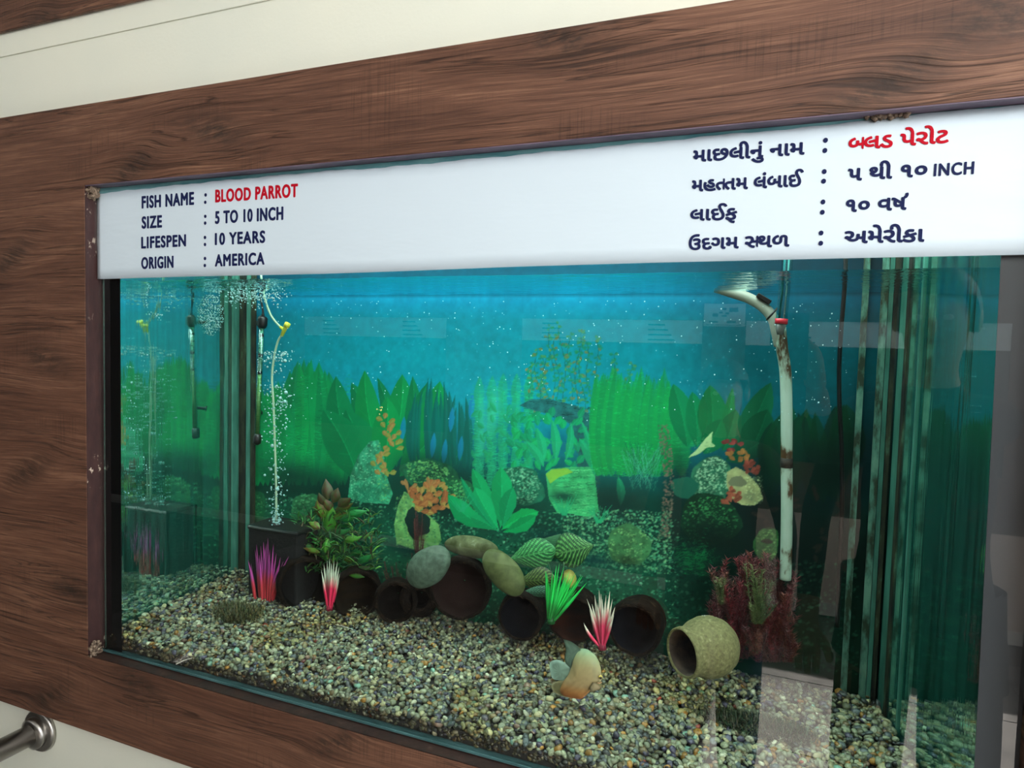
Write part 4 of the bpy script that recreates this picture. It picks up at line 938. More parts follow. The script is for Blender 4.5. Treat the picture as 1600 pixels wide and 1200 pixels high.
# leaf surfaces
def leafsurf(base, tip, width, colf, n=14, m=8, side=None, curl=.12, arch=.1, peak=.45, thick=.0004):
    base, tip = Vector(base), Vector(tip); d = tip - base; L = d.length; u = d.normalized(); s = Vector(side) if side else Vector((1, .2, 0)); s = (s - u * s.dot(u))
    if s.length < .05: s = Vector((0, 0, 1)) - u * u.z
    s.normalize(); nr = u.cross(s).normalized(); 
    if nr.y > 0: nr = -nr
    vs = []; cs = []
    for sgn in (1, -1):
        for i in range(n + 1):
            t = i / n; w_ = width / 2 * max(.01, math.sin(math.pi * t ** (math.log(.5) / math.log(peak)))) ** 1.0 * (1.15 - .35 * t) if 0 < t < 1 else width * .01
            for j in range(m + 1):
                v = j / m * 2 - 1; p = base + d * t + s * v * w_ + nr * (arch * L * math.sin(math.pi * t) - curl * w_ * v * v * 2 + sgn * thick); vs.append(p); cs.append(colf(t, v))
    N_ = (n + 1) * (m + 1); fs = []
    for i in range(n):
        for j in range(m):
            a = i * (m + 1) + j; q = (a, a + 1, a + m + 2, a + m + 1); fs.append(q); fs.append(tuple(x + N_ for x in q[::-1]))
    return vs, fs, np.array(cs)
def stripes(g0, g1, k=9):
    g0, g1 = lin(g0), lin(g1)
    def f(t, v):
        ph = (t * 1.0 + abs(v) * .34) * k; st = 1 if (ph % 1.0) < .30 and .06 < abs(v) < .93 and t < .96 else 0
        if abs(v) < .05: st = .6
        return g0 * (1 - st) + g1 * st
    return f
cal = tag(empty('striped_leaf_plant', W(868, 950, .27)), 'plant with pale-striped round green leaves behind the blue-black pot', 'aquarium plant')
for (bx, by, tx, ty, wd, y, g0, g1) in ((868, 858, 796, 874, 46, .272, (8, 86, 44), (84, 168, 92)), (866, 866, 928, 852, 54, .280, (6, 66, 30), (96, 160, 84)), (868, 904, 811, 908, 38, .262, (28, 48, 20), (100, 124, 60)), (864, 924, 818, 924, 18, .252, (8, 44, 36), (96, 156, 120)), (862, 872, 876, 834, 50, .286, (6, 70, 38), (24, 100, 52))):
    ww = (W(bx, by + wd, y) - W(bx, by, y)).length
    v, f, cs_ = leafsurf(W(bx, by, y), W(tx, ty, y + .006), ww, stripes(g0, g1, 9), 46, 26, side=(.2, .1, 1), curl=.15, arch=.06, peak=.42)
    mesh('leaf', v, f, M_VC, cal, True, cs_)
M_STEM = mat('green_stem', (44, 96, 58), .6, srgb=True)
for a, b_ in (((856, 876), (866, 940)), ((881, 878), (872, 940)), ((862, 915), (868, 940))):
    MB().tube(smoothpts([W(*a, .272), W((a[0] + b_[0]) / 2 + 3, (a[1] + b_[1]) / 2, .274), W(b_[0], b_[1] + 6, .268)], 4), .0009, 6).build('stem', M_STEM, cal, True)

# bushy green-brown plant
bp = tag(empty('leafy_plant', W(520, 892, .27)), 'bushy green plant with brown-blotched upper leaves behind the two leftmost shells', 'aquarium plant')
def blot(c0, c1, sd):
    c0, c1 = lin(c0), lin(c1)
    def f(t, v):
        k = mnoise.noise(Vector((t * 4 + sd, v * 2.5, sd * 3))) ; k = 1 if k > .05 else 0
        q = (c0 * (1 - k) + c1 * k); return q * (1.35 if abs(v) < .1 else 1.)
    return f
rl = random.Random(11)
LV = [(524,800,552,786,16,0),(508,800,488,792,14,0),(522,812,545,800,16,2),(500,826,482,816,14,2),(520,834,548,826,16,4),(538,846,566,838,14,3),(500,864,474,856,14,2),(534,872,560,878,16,2),(526,850,548,866,18,5),(486,888,466,880,12,5),(540,894,570,902,14,3),(512,782,509,748,20,1),(520,786,528,762,18,1),(528,792,548,778,18,1),(506,792,498,770,16,1),(517,800,505,778,18,0),(505,812,496,778,22,2),(514,818,520,792,20,3),(512,838,520,796,22,3),(525,802,560,792,20,4),(530,812,558,806,18,4),(540,806,575,798,14,4),
      (530,820,552,822,14,4),(500,846,478,838,12,5),(520,860,508,838,18,3),(508,864,512,842,16,3),(514,876,500,870,18,3),(498,880,514,866,16,3),(560,880,582,866,14,4),(548,868,572,856,12,4),(556,892,580,886,14,5),(530,886,558,896,16,5),(478,868,462,862,12,5),(492,858,470,848,12,5),(566,872,588,870,10,3)]
CL = {0: ((60, 88, 30), (74, 50, 22)), 1: ((52, 60, 24), (58, 38, 18)), 2: ((78, 120, 34), (90, 62, 26)), 3: ((58, 132, 40), (74, 128, 34)), 4: ((20, 116, 52), (16, 96, 44)), 5: ((40, 88, 36), (44, 60, 28))}
for k, (bx, by, tx, ty, wd, cc) in enumerate(LV):
    y = .262 + rl.uniform(-.012, .018); ww = (W(bx + wd, by, y) - W(bx, by, y)).length
    v, f, cs_ = leafsurf(W(bx, by, y), W(tx, ty, y - rl.uniform(-.01, .02)), ww * .8, blot(*CL[cc], k * 1.7), 10, 6, curl=.3, arch=.12)
    mesh('leaf', v, f, M_VC, bp, True, cs_)
for a in (((514, 892), (516, 840), (511, 785)), ((520, 892), (528, 850), (534, 805)), ((508, 892), (502, 860), (504, 815))):
    MB().tube(smoothpts([W(*q, .268) for q in a], 5), .0011, 6).build('stem', M_STEM, bp, True)
b = MB()
for k in range(1000):
    x, y_ = rl.uniform(458, 592), rl.uniform(800, 896); q = (1 - abs(x - 522) / 80) * (.35 if y_ < 838 else 1)
    if rl.random() > q + .25: continue
    an = rl.uniform(-2.9, -.25); L = rl.uniform(10, 24); c_ = lin(np.array([(44, 112, 44), (30, 96, 44), (76, 126, 46), (66, 60, 32), (20, 66, 34)][rl.randrange(5)]) * rl.uniform(.8, 1.2)); yy = rl.uniform(.245, .285)
    blade(b, W(x, y_, yy), W(x + L * math.cos(an), y_ + L * .6 * math.sin(an), yy - rl.uniform(-.01, .015)), rl.uniform(.0015, .0035), c_, c_ * 1.1, (0, 0, .003), 4)
b.build('fine_foliage', M_VC, bp, True)['kind'] = 'stuff'

# feathery plants
def sprigs(parent, name, specs, cols, y, needle=.006, seed=0, dens=9, w_=.0007):
    r = random.Random(seed)
    for sp in specs:
        b = MB(); pts = smoothpts([W(px, py, y + dy) for px, py, dy in sp], 5)
        c0 = lin(np.array(cols[r.randrange(len(cols))], float) * r.uniform(.85, 1.15)); b.tube(pts, .0007, 5, col=c0 * .6)
        for i in range(1, len(pts)):
            for k in range(dens):
                p = pts[i - 1].lerp(pts[i], r.random()); th = r.uniform(0, 6.28); d = Vector((math.cos(th), math.sin(th) * .7, r.uniform(.1, .9))).normalized(); L = needle * r.uniform(.6, 1.2); s = Vector((-d.y, d.x, 0)) * w_
                if abs(s.x) < w_ * .5: s = Vector((w_, 0, 0))
                b.add([p - s * .6, p + s * .6, p + d * L], [(0, 1, 2)], c0 * r.uniform(.6, 1.5))
        b.build(name, M_VC, parent)
rf = tag(empty('red_feathery_plant', W(1185, 1040, .262)), 'large dark red feathery plant behind the tan jar', 'aquarium plant')
r2 = random.Random(3); sp = []
for k in range(170):
    bx = r2.uniform(1120, 1235); tx = bx + r2.uniform(-26, 26); ty = r2.uniform(858, 985) + abs(tx - 1180) * .35; tx = min(max(tx, 1108), 1246); by = min(1035, ty + r2.uniform(40, 90)); d = r2.uniform(-.02, .02)
    sp.append([(bx, by, d), ((bx + tx) / 2 + r2.uniform(-6, 6), (by + ty) / 2, d), (tx, ty, d * 1.4 - .005)])
sprigs(rf, 'sprig', sp, [(92, 26, 34), (110, 32, 38), (78, 24, 32), (100, 52, 40), (70, 28, 30)], .268, .0095, 1, 14, .0011)
gf = tag(empty('olive_feathery_plant', W(1180, 1000, .235)), 'olive green feathery plant in the middle of the dark red one', 'aquarium plant')
sp = []
for k in range(20):
    tx = r2.uniform(1160, 1212); ty = r2.uniform(880, 950); sp.append([(1184 + r2.uniform(-6, 6), 975, 0), ((tx + 1184) / 2 + r2.uniform(-4, 4), (ty + 975) / 2, 0), (tx, ty, -.006)])
for k in range(5):
    tx = r2.uniform(1112, 1135); ty = r2.uniform(900, 925); sp.append([(1126, 945, .01), ((tx + 1126) / 2, (ty + 945) / 2, .01), (tx, ty, 0)])
sprigs(gf, 'sprig', sp, [(88, 104, 58), (104, 112, 68), (66, 90, 50)], .238, .0085, 2, 11, .0009)
for lab, pts, sd in (('small dark red feathery plant left of the grey-green stone', [(636, 890), (646, 905), (618, 890), (650, 878), (600, 900), (606, 888), (628, 905)], 5), ('slender dark red feathery sprig standing before the cave rock', [(652, 822), (657, 835), (650, 845), (656, 855), (654, 812)], 6)):
    by = max(p[1] for p in pts) + 12; q = tag(empty('red_fern', W(630 if sd == 5 else 654, by + 8, .285)), lab, 'aquarium plant'); sp = []
    for k in range(18):
        p = pts[k % len(pts)]; x, y_ = p[0] + r2.uniform(-7, 7), p[1] + r2.uniform(-8, 6); sp.append([(x * .4 + .6 * (630 if sd == 5 else 654), by, 0), (x * .8 + .2 * (630 if sd == 5 else 654), (y_ + by) / 2, 0), (x, y_ - 6, 0)])
    sprigs(q, 'sprig', sp, [(92, 40, 36), (80, 30, 32), (70, 40, 32)], .285, .006, sd, 7, .0006)

# moss mats on the gravel
def moss(px, py, rx, ry, label, cols, seed, n=2600):
    r = random.Random(seed); c = W(px, py, .1); d = R @ np.array([px - 800., py - 600., F_PX]); t = (.945 - CP[2]) / d[2]; cx, cy = CP[0] + t * d[0], CP[1] + t * d[1]
    tt = tag(empty('moss_clump', (cx, cy, gz(cx, cy))), label, 'moss'); b = MB()
    for k in range(n):
        a, q = r.uniform(0, 6.28), math.sqrt(r.random()) * r.uniform(.6, 1); x, y = cx + rx * q * math.cos(a), cy + ry * q * math.sin(a); y = min(max(y, .016), YB - .02)
        z = gz(x, y) + .004 + .012 * (1 - q) * r.random(); dd = Vector((r.uniform(-1, 1), r.uniform(-1, 1), r.uniform(.1, 1.2))).normalized() * r.uniform(.006, .013); p = Vector((x, y, z)); s = Vector((-dd.y, dd.x, 0)).normalized() * .0009
        b.add([p - s, p + s, p + dd], [(0, 1, 2)], lin(np.array(cols[r.randrange(len(cols))]) * r.uniform(.7, 1.25)))
    b.build('moss', M_VC, tt)['kind'] = 'stuff'
    # low mound under the fibres
    V, Fc = ico(3); mesh('mound', [(cx + v[0] * rx * .85, min(max(cy + v[1] * ry * .85, .014), YB - .02), gz(cx, cy) - .001 + max(v[2], -.2) * .007) for v in V], Fc.tolist(), mat('moss_mound', lin(np.array(cols[0]) * .6), .9), tt, True)
moss(372, 955, .060, .040, 'brown-green moss clump on the gravel below the purple tuft', [(62, 70, 34), (84, 80, 40), (44, 60, 34), (98, 84, 46)], 1)
moss(1190, 1132, .085, .030, 'dark green moss patch on the gravel at lower right before the jar', [(42, 56, 30), (60, 66, 38), (70, 62, 38), (34, 60, 34)], 2, 2600)

# fish
def outline_solid(pts, y, th, colf, n_in=6, tiltx=0.):
    """closed outline in photo pixels at depth y, swelling to +-th"""
    P = [W(p[0], p[1], y) for p in pts]; c = sum(P, Vector()) / len(P); vs = []; cs = []; n = len(P)
    for sgn in (-1, 1):
        for k in range(n_in):
            t = k / n_in; h = th * math.sqrt(max(0, 1 - (1 - t) ** 2))
            for p in P: q = p.lerp(c, t); q = q + Vector((0, sgn * h, 0)); vs.append(q); cs.append(colf(q))
        vs.append(c + Vector((0, sgn * th, 0))); cs.append(colf(c))
    fs = []; S = n_in * n + 1
    for s_ in range(2):
        o_ = s_ * S
        for k in range(n_in - 1):
            for i in range(n):
                q = (o_ + k * n + i, o_ + k * n + (i + 1) % n, o_ + (k + 1) * n + (i + 1) % n, o_ + (k + 1) * n + i); fs.append(q if s_ == 0 else q[::-1])
        for i in range(n):
            q = (o_ + (n_in - 1) * n + i, o_ + (n_in - 1) * n + (i + 1) % n, o_ + S - 1); fs.append(q if s_ == 0 else q[::-1])
    for i in range(n): fs.append((i, S + i, S + (i + 1) % n, (i + 1) % n))
    return vs, fs, np.array(cs)
FY = .108
def sm2(pts, n=5):
    q = smoothpts([Vector((a, b_, 0)) for a, b_ in pts] + [Vector((*pts[0], 0))], n); return [(p.x, p.y) for p in q[:-1]]
fi = tag(empty('parrot_cichlid', W(908, 1092, FY)), 'pale orange round-bodied fish with grey fins swimming low over the gravel', 'fish')
zt, zb = W(910, 1014, FY).z, W(906, 1092, FY).z; xl, xr = W(880, 1050, FY).x, W(940, 1050, FY).x
def fcol(q):
    t = (q.z - zb) / (zt - zb); c = np.array([np.interp(t, [0, .18, .35, .7, .9, 1], v) for v in ((172, 168, 160, 156, 140, 110), (96, 112, 134, 140, 146, 136), (44, 60, 92, 96, 104, 100))])
    u = (q.x - xl) / (xr - xl); c = c * (1 + .10 * mnoise.noise(Vector((q.x * 220, 0, q.z * 220)))); 
    if u > .82: c = c * np.array([.96, .98, 1.0])
    return lin(np.clip(c, 0, 255))
body = sm2([(940,1062),(939,1046),(935,1032),(928,1022),(916,1014),(904,1015),(897,1026),(893,1040),(888,1052),(880,1064),(874,1078),(880,1087),(896,1091),(908,1092),(918,1084),(926,1076),(934,1072)])
v, f, cs_ = outline_solid(body, FY, .0135, fcol, 8); mesh('body', v, f, M_VC, fi, True, cs_)
def fcl(c0): 
    c0 = lin(c0)
    return lambda q: c0 * (1 + .25 * math.sin(q.z * 2600 + q.x * 900))
for nm, pts, c0 in (('tail_fin', [(894,1044),(884,1036),(870,1031),(859,1036),(860,1050),(864,1061),(878,1063),(892,1062)], (112, 138, 122)),
                    ('dorsal_fin', [(880,999),(891,1002),(903,1010),(908,1020),(901,1038),(894,1046),(887,1042),(882,1030),(884,1014)], (84, 108, 92)),
                    ('anal_fin', [(884,1064),(872,1064),(862,1070),(864,1080),(874,1086),(886,1090),(890,1080)], (112, 108, 72)),
                    ('pectoral_fin', [(926,1066),(932,1068),(940,1074),(936,1078),(928,1080),(923,1082),(922,1074)], (150, 132, 100))):
    yy = FY - .002 if nm != 'pectoral_fin' else FY - .012
    v, f, cs_ = outline_solid(sm2(pts, 3), yy, .0012, fcl(c0), 3); mesh(nm, v, f, M_VC, fi, True, cs_)
ec = W(938.5, 1058, FY - .006)
for nm, rr_, off, cc in (('eye', .0030, 0, (196, 170, 80)), ('pupil', .0019, -.0018, (12, 12, 14))):
    eo_ = mesh(nm, [ec + Vector(v) * rr_ + Vector((.0006 if nm == 'pupil' else 0, off, 0)) for v in I2], F2.tolist(), mat('fish_' + nm, cc, .2, srgb=True), fi if nm == 'eye' else eo_, True)
MB().tube([W(934, 1067, FY - .010), W(937, 1068, FY - .009), W(940, 1066, FY - .006)], .0009, 6).build('mouth', mat('fish_lip', (176, 128, 90), .5, srgb=True), fi, True)

# filter box, air line, heater on the left
fb = tag(empty('filter_box', W(430, 905, .245)), 'black sponge filter box standing in the left back corner', 'filter')
a, b2 = W(392, 900, .235), W(469, 900, .235); zt_ = W(430, 824, .235).z
o = MB().box((a.x, .225, .935), (b2.x, .300, zt_)).build('body', noisy('black_sponge', (5, 5, 5), (13, 11, 11), 160, .9, .002, .6), fb); bevel(o, .006, 3)
o = MB().box((a.x - .001, .223, zt_ - .009), (b2.x + .001, .302, zt_ + .001)).build('lid', M_BLACKPL, fb); bevel(o, .004, 2)
pc = W(433, 820, .250); MB().tube([pc - Vector((0, 0, .006)), pc + Vector((0, 0, .004)), pc + Vector((0, 0, .007))], [.008, .007, .004], 14).build('spout', M_BLACKPL, fb, True)
M_LINE = mat('airline_tube', (150, 176, 146), .3, srgb=True); M_YEL = mat('yellow_valve', (196, 200, 60), .45, srgb=True)
AY = .235
al = tag(empty('air_line', W(432, 815, AY)), 'thin pale air tube with a yellow valve, running down to the black filter box', 'tube')
MB().tube(smoothpts([W(408, 430, AY), W(411, 455, AY), W(416, 474, AY), W(424, 494, AY), W(436, 509, AY), W(442, 513, AY)], 6), .0021, 8).build('upper_tube', M_LINE, al, True)
MB().tube(smoothpts([W(441, 522, AY), W(434, 534, AY), W(428, 560, AY), W(425, 590, AY), W(427, 625, AY), W(429, 680, AY), W(431, 740, AY), W(432, 814, AY)], 6), .0021, 8).build('lower_tube', M_LINE, al, True)
MB().tube([W(440, 525, AY), W(445, 514, AY), W(448, 508, AY)], [.0030, .0042, .0042], 12); vb_ = MB().tube([W(440, 525, AY), W(445, 514, AY), W(448, 508, AY)], [.0030, .0042, .0042], 12).build('valve_body', M_YEL, al, True)
MB().tube([W(447, 511, AY), W(450, 505, AY)], [.0058, .0055], 12).build('valve_knob', M_YEL, vb_, True)
MB().tube([W(438, 511, AY), W(445, 516, AY)], [.0026, .0034], 10).build('valve_inlet', M_YEL, vb_, True)
HY = .276
ht = tag(empty('aquarium_heater', W(402, 692, HY)), 'slim glass tube heater with black cap hanging in the left back corner', 'heater')
p0, p1 = W(409, 512, HY), W(402, 682, HY)
M_HEAT = noisy('heater_core', (120, 112, 60), (178, 160, 92), 90, .35, .0006, .4, (.2, .2, 8), (206, 196, 140)); M_HEAT.node_tree.nodes['Principled BSDF'].inputs['Metallic'].default_value = .5
MB().tube([p0, p0.lerp(p1, .5), p1], .0058, 16).build('glass_tube', M_CLEAR, ht, True)
MB().tube([p0 - Vector((0, 0, .001)), p0.lerp(p1, .40)], .0042, 14).build('printed_sleeve', noisy('sleeve_print', (60, 66, 60), (176, 186, 150), 150, .4, 0.0005, .1, (1, 1, 2.2), lo=.42, hi=.46), ht, True)
MB().tube([p0.lerp(p1, .42), p1], .0042, 14).build('core', M_HEAT, ht, True)
for t_, cc in ((.07, (90, 40, 30)), (.25, (96, 44, 34)), (.41, (16, 18, 18))):
    q = p0.lerp(p1, t_); MB().tube([q + Vector((0, 0, .003)), q - Vector((0, 0, .003))], .0047, 14).build('band', mat('heater_band', cc, .5, srgb=True), ht, True)
MB().tube([W(411, 494, HY), W(410.5, 497, HY), W(409.6, 508, HY), W(409.4, 513, HY)], [.006, .0098, .0098, .007], 14); cap_ = MB().tube([W(411, 494, HY), W(410.5, 497, HY), W(409.6, 508, HY), W(409.4, 513, HY)], [.006, .0098, .0098, .007], 14).build('cap', M_BLACKPL, ht, True)
MB().tube([W(402.5, 678, HY), W(402, 684, HY), W(401.5, 692, HY), W(401.4, 695, HY)], [.0062, .0082, .0082, .004], 14).build('foot', M_BLACKPL, ht, True)
for yy_ in (505, 645): MB().tube([W(406, yy_, HY + .005), W(405, yy_, HY + .016), W(405, yy_, HY + .019)], [.0035, .0035, .007], 12).build('suction_cup', M_BLACKPL, ht, True)
MB().tube(smoothpts([W(411, 496, HY), W(410.5, 484, HY), W(407.5, 466, HY), W(404, 440, HY)], 5), [.0030] * 3 + [.0022] * 13, 8).build('cable', M_BLACKPL, cap_, True)

# right-hand pipes
PY = .255
M_PIPE = noisy('stained_white_pipe', (70, 50, 26), (150, 172, 154), 26, .45, .0006, .2, (1, 1, .45), (160, 182, 166), lo=.40, hi=.455)
M_HOSE = mat('grey_hose', (140, 146, 132), .5, srgb=True)
pp = tag(empty('white_pipe', W(1228, 900, PY)), 'stained white plastic pipe standing upright at the right of the tank', 'pipe')
MB().tube(smoothpts([W(1219, 512, PY), W(1222, 545, PY), W(1227, 580, PY), W(1229, 640, PY), W(1229, 720, PY), W(1229.5, 780, PY), W(1229, 830, PY), W(1228, 880, PY), W(1227, 905, PY)], 6), .0082, 16).build('pipe', M_PIPE, pp, True)
q = W(1229, 724, PY); MB().tube([q + Vector((0, 0, .008)), q - Vector((0, 0, .006))], .0088, 16).build('collar', noisy('black_grime', (12, 14, 12), (40, 34, 26), 80, .8), pp, True)
gh = tag(empty('grey_hose', W(1216, 520, PY)), 'grey hose bending from the water surface down to the white pipe', 'hose')
MB().tube(smoothpts([W(1110, 446, PY + .02), W(1140, 456, PY + .016), W(1170, 466, PY + .01), W(1193, 480, PY + .006), W(1208, 498, PY + .003), W(1214, 520, PY), W(1218, 540, PY + .004)], 6), .0080, 16).build('hose', M_HOSE, gh, True)
MB().tube([W(1198, 500, PY - .009), W(1205, 492, PY - .013), W(1214, 482, PY - .010)], .0016, 6).build('cable_tie', M_BLACKPL, gh, True)
o = MB().box((-.004, -.004, -.0035), (.018, .004, .0035)).build('clip', M_BLACKPL, gh); o.matrix_parent_inverse = Matrix.Identity(4)
kq = W(1187, 463, PY) - gh.location; o.location = kq; o.rotation_euler = (0, .55, 0); bevel(o, .001)
ct = tag(empty('clear_tube', W(1219, 515, PY - .022)), 'clear plastic tube with a red collar hanging down from the banner edge', 'tube')
CY = PY - .022
MB().tube([W(1232, 380, CY), W(1228, 430, CY), W(1221, 500, CY)], .0078, 20, False).build('tube', M_CLEAR, ct, True)
MB().tube([W(1228, 380, CY - .004), W(1225, 430, CY - .004), W(1217.5, 499, CY - .004)], .0016, 8).build('inner_rod', mat('teal_rod', (16, 120, 120), .3, srgb=True), ct, True)
MB().tube([W(1235, 380, CY - .004), W(1231, 430, CY - .004), W(1225, 499, CY - .004)], .0013, 8).build('inner_rod', mat('pale_rod', (150, 165, 160), .2, srgb=True), ct, True)
MB().tube([W(1221.2, 498, CY), W(1220.4, 506, CY)], .0086, 20).build('collar', mat('red_collar', (205, 40, 56), .4, srgb=True), ct, True)['label'] = 'red collar'
MB().tube([W(1220.4, 506, CY), W(1219.2, 516, CY), W(1218.6, 523, CY)], [.0078, .0055, .0040], 16).build('nozzle', mat('clear_nozzle', (110, 112, 108), .25, srgb=True), ct, True)
bc = tag(empty('black_cable', W(1315, 940, .27)), 'black cable hanging down in front of the right back corner', 'cable')
MB().tube(smoothpts([W(1321, 395, .27), W(1321, 430, .27), W(1318, 470, .27), W(1314, 520, .27), W(1311, 580, .27), W(1312, 640, .27), W(1315, 700, .27), W(1316, 780, .27), W(1313, 860, .27), W(1310, 930, .27), W(1308, 980, .27)], 5), .0030, 8).build('cable', M_BLACKPL, bc, True)

# bubbles and drifting specks
def specks(name, n, f, m, label, cat, seed):
    r = random.Random(seed); b = MB()
    for k in range(n):
        p, s = f(r); b.add([Vector(p) + Vector(v) * s * Vector((1, 1, 1)).x for v in I1], F1.tolist())
    o = b.build(name, m, None, True); tag(o, label, cat, kind='stuff'); return o
def fb1(r):
    y = r.uniform(.20, .262); py = r.choice([r.uniform(548, 820)] * 4 + [r.uniform(600, 660), r.uniform(548, 566), r.uniform(800, 820)]); sp_ = 8 + 22 * max(0, (820 - py) / 300) ** .8
    sp_ = min(sp_, 30); return W(432 + r.gauss(0, .5) * sp_, py, y), r.uniform(.0006, .0022) * (1 + (r.random() < .06) * 1.0)
specks('air_bubbles', 520, fb1, M_BUBBLE, 'stream of silvery air bubbles rising around the pale air tube', 'bubbles', 1)
def fb2(r):
    q = W(392 + r.gauss(0, 1) * 26, 470, r.uniform(.10, .26)); return Vector((q.x, q.y, ZW - .004 - abs(r.gauss(0, .012)))), r.uniform(.0007, .0019)
specks('surface_bubbles', 300, fb2, M_BUBBLE, 'froth of small bubbles under the water surface in the left back corner', 'bubbles', 2)
XPL = XL + .0035
def onpane(px, py):
    d = R @ np.array([px - 800., py - 600., F_PX]); t = (XPL - CP[0]) / d[0]; return Vector([float(q) for q in CP + t * d])
def fb3(r):
    a, q = r.uniform(0, 6.28), math.sqrt(r.random())
    if r.random() < .72: px, py = 331 + 19 * q * math.cos(a), 492 + 32 * q * math.sin(a)
    elif r.random() < .6: px, py = 248 + 20 * math.cos(a), 468 + 26 * math.sin(a) + r.gauss(0, 3)
    else: px, py = r.uniform(200, 235), r.uniform(545, 800)
    return onpane(px, py), r.uniform(.0006, .0016)
specks('clinging_bubbles', 420, fb3, M_BUBBLE, 'cluster of tiny bubbles clinging to the left side pane', 'bubbles', 5)
def fs1(r):
    y = r.uniform(.03, .30); return W(r.uniform(430, 1330), 470 + 190 * r.random() ** 1.4, y), r.uniform(.00035, .0010)
specks('floating_specks', 330, fs1, mat('pale_debris', (170, 215, 215), .5, srgb=True), 'pale specks drifting in the blue upper water', 'debris', 3)
b = MB(); r = random.Random(9)
for k in range(9):
    p = W(592 + r.uniform(-4, 6), 640 + r.uniform(-4, 8), .2); s = r.uniform(.0006, .0016); b.add([p + Vector(v) * s for v in I1], F1.tolist())
tag(b.build('food_flake', mat('yellow_flake', (214, 206, 120), .5, srgb=True), None, True), 'tiny pale yellow flake drifting above the ochre plant', 'debris')

# slivers lying on the gravel
M_SLIV = mat('pale_plastic', (176, 172, 160), .4, srgb=True)
def sliver(a, b_, rad, label, ya=None):
    def g(px, py):
        d = R @ np.array([px - 800., py - 600., F_PX]); z = .945
        for _ in range(6): t = (z - CP[2]) / d[2]; p = CP + t * d; z = gz(float(p[0]), float(p[1])) + .0045
        return Vector((float(p[0]), float(p[1]), z))
    P0, P1 = g(*a), g(*b_); m_ = P0.lerp(P1, .5) + Vector((0, 0, .0012)); o = MB().tube(smoothpts([P0, m_, P1], 4), rad, 6).build('plastic_sliver', M_SLIV, None, True); tag(o, label, 'debris')
sliver((275, 1038), (300, 1028), .0007, 'short pale sliver near the bottom left edge of the gravel')
sliver((524, 976), (552, 984), .0006, 'thin pale sliver on the gravel below the left white-and-pink tuft')
sliver((1126, 1128), (1238, 1158), .0011, 'long pale sliver lying across the dark green moss patch')
sliver((862, 1012), (878, 984), .0007, 'thin brown twig sticking up before the reddish-brown shell')
sliver((722, 1015), (742, 1020), .0006, 'thin pale sliver on the gravel below the biggest shell')

# ------------------------------------------------------------------ handrail end on the wall
c = W(66, 1139, .012)
hr = tag(empty('handrail', (c.x, .012, c.z)), 'brushed steel handrail end with a round wall flange at bottom left', 'handrail')
MB().tube([c, c + Vector((0, -.006, 0)), c + Vector((0, -.010, 0))], [.040, .040, .037], 48).build('flange', M_STEEL, hr, True)
MB().tube([c + Vector((0, -.008, 0)), c + Vector((0, -.020, 0)), c + Vector((0, -.024, 0))], [.029, .029, .022], 40).build('collar', M_STEEL, hr, True)
MB().tube([c + Vector((0, -.018, 0)), c + Vector((0, -.35, 0)), c + Vector((0, -.60, -.0))], .019, 40).build('rail', M_STEEL, hr, True)


# ------------------------------------------------------------------ the two people who stand before the tank (seen mirrored in its glass)
def hand_chain(wrist, d, up, side, L=.18, curl=.5):
    """bones of a hand: palm, four unequal bent fingers, thumb from the palm's side"""
    w_, d, up, side = Vector(wrist), Vector(d).normalized(), Vector(up).normalized(), Vector(side).normalized(); out = []
    palm = w_ + d * L * .48
    for k, (o, fl) in enumerate(((-.030, .36), (-.010, .42), (.010, .40), (.028, .31))):
        a = w_ + d * L * .12 + side * o * .5; b_ = palm + side * o; c1 = b_ + (d - up * curl * .4).normalized() * L * fl * .5; c2 = c1 + (d - up * curl * 1.2).normalized() * L * fl * .3; c3 = c2 + (d * .6 - up * curl * 1.8).normalized() * L * fl * .25
        out.append([(a, .013), (b_, .0105), (c1, .0092), (c2, .0084), (c3, .0070)])
    t0 = w_ + d * L * .18 - side * .018; t1 = t0 - side * .028 + d * L * .16; t2 = t1 - side * .010 + d * L * .16 - up * .01; t3 = t2 + d * L * .12 - up * .012
    out.append([(t0, .014), (t1, .0125), (t2, .0105), (t3, .0080)]); return out
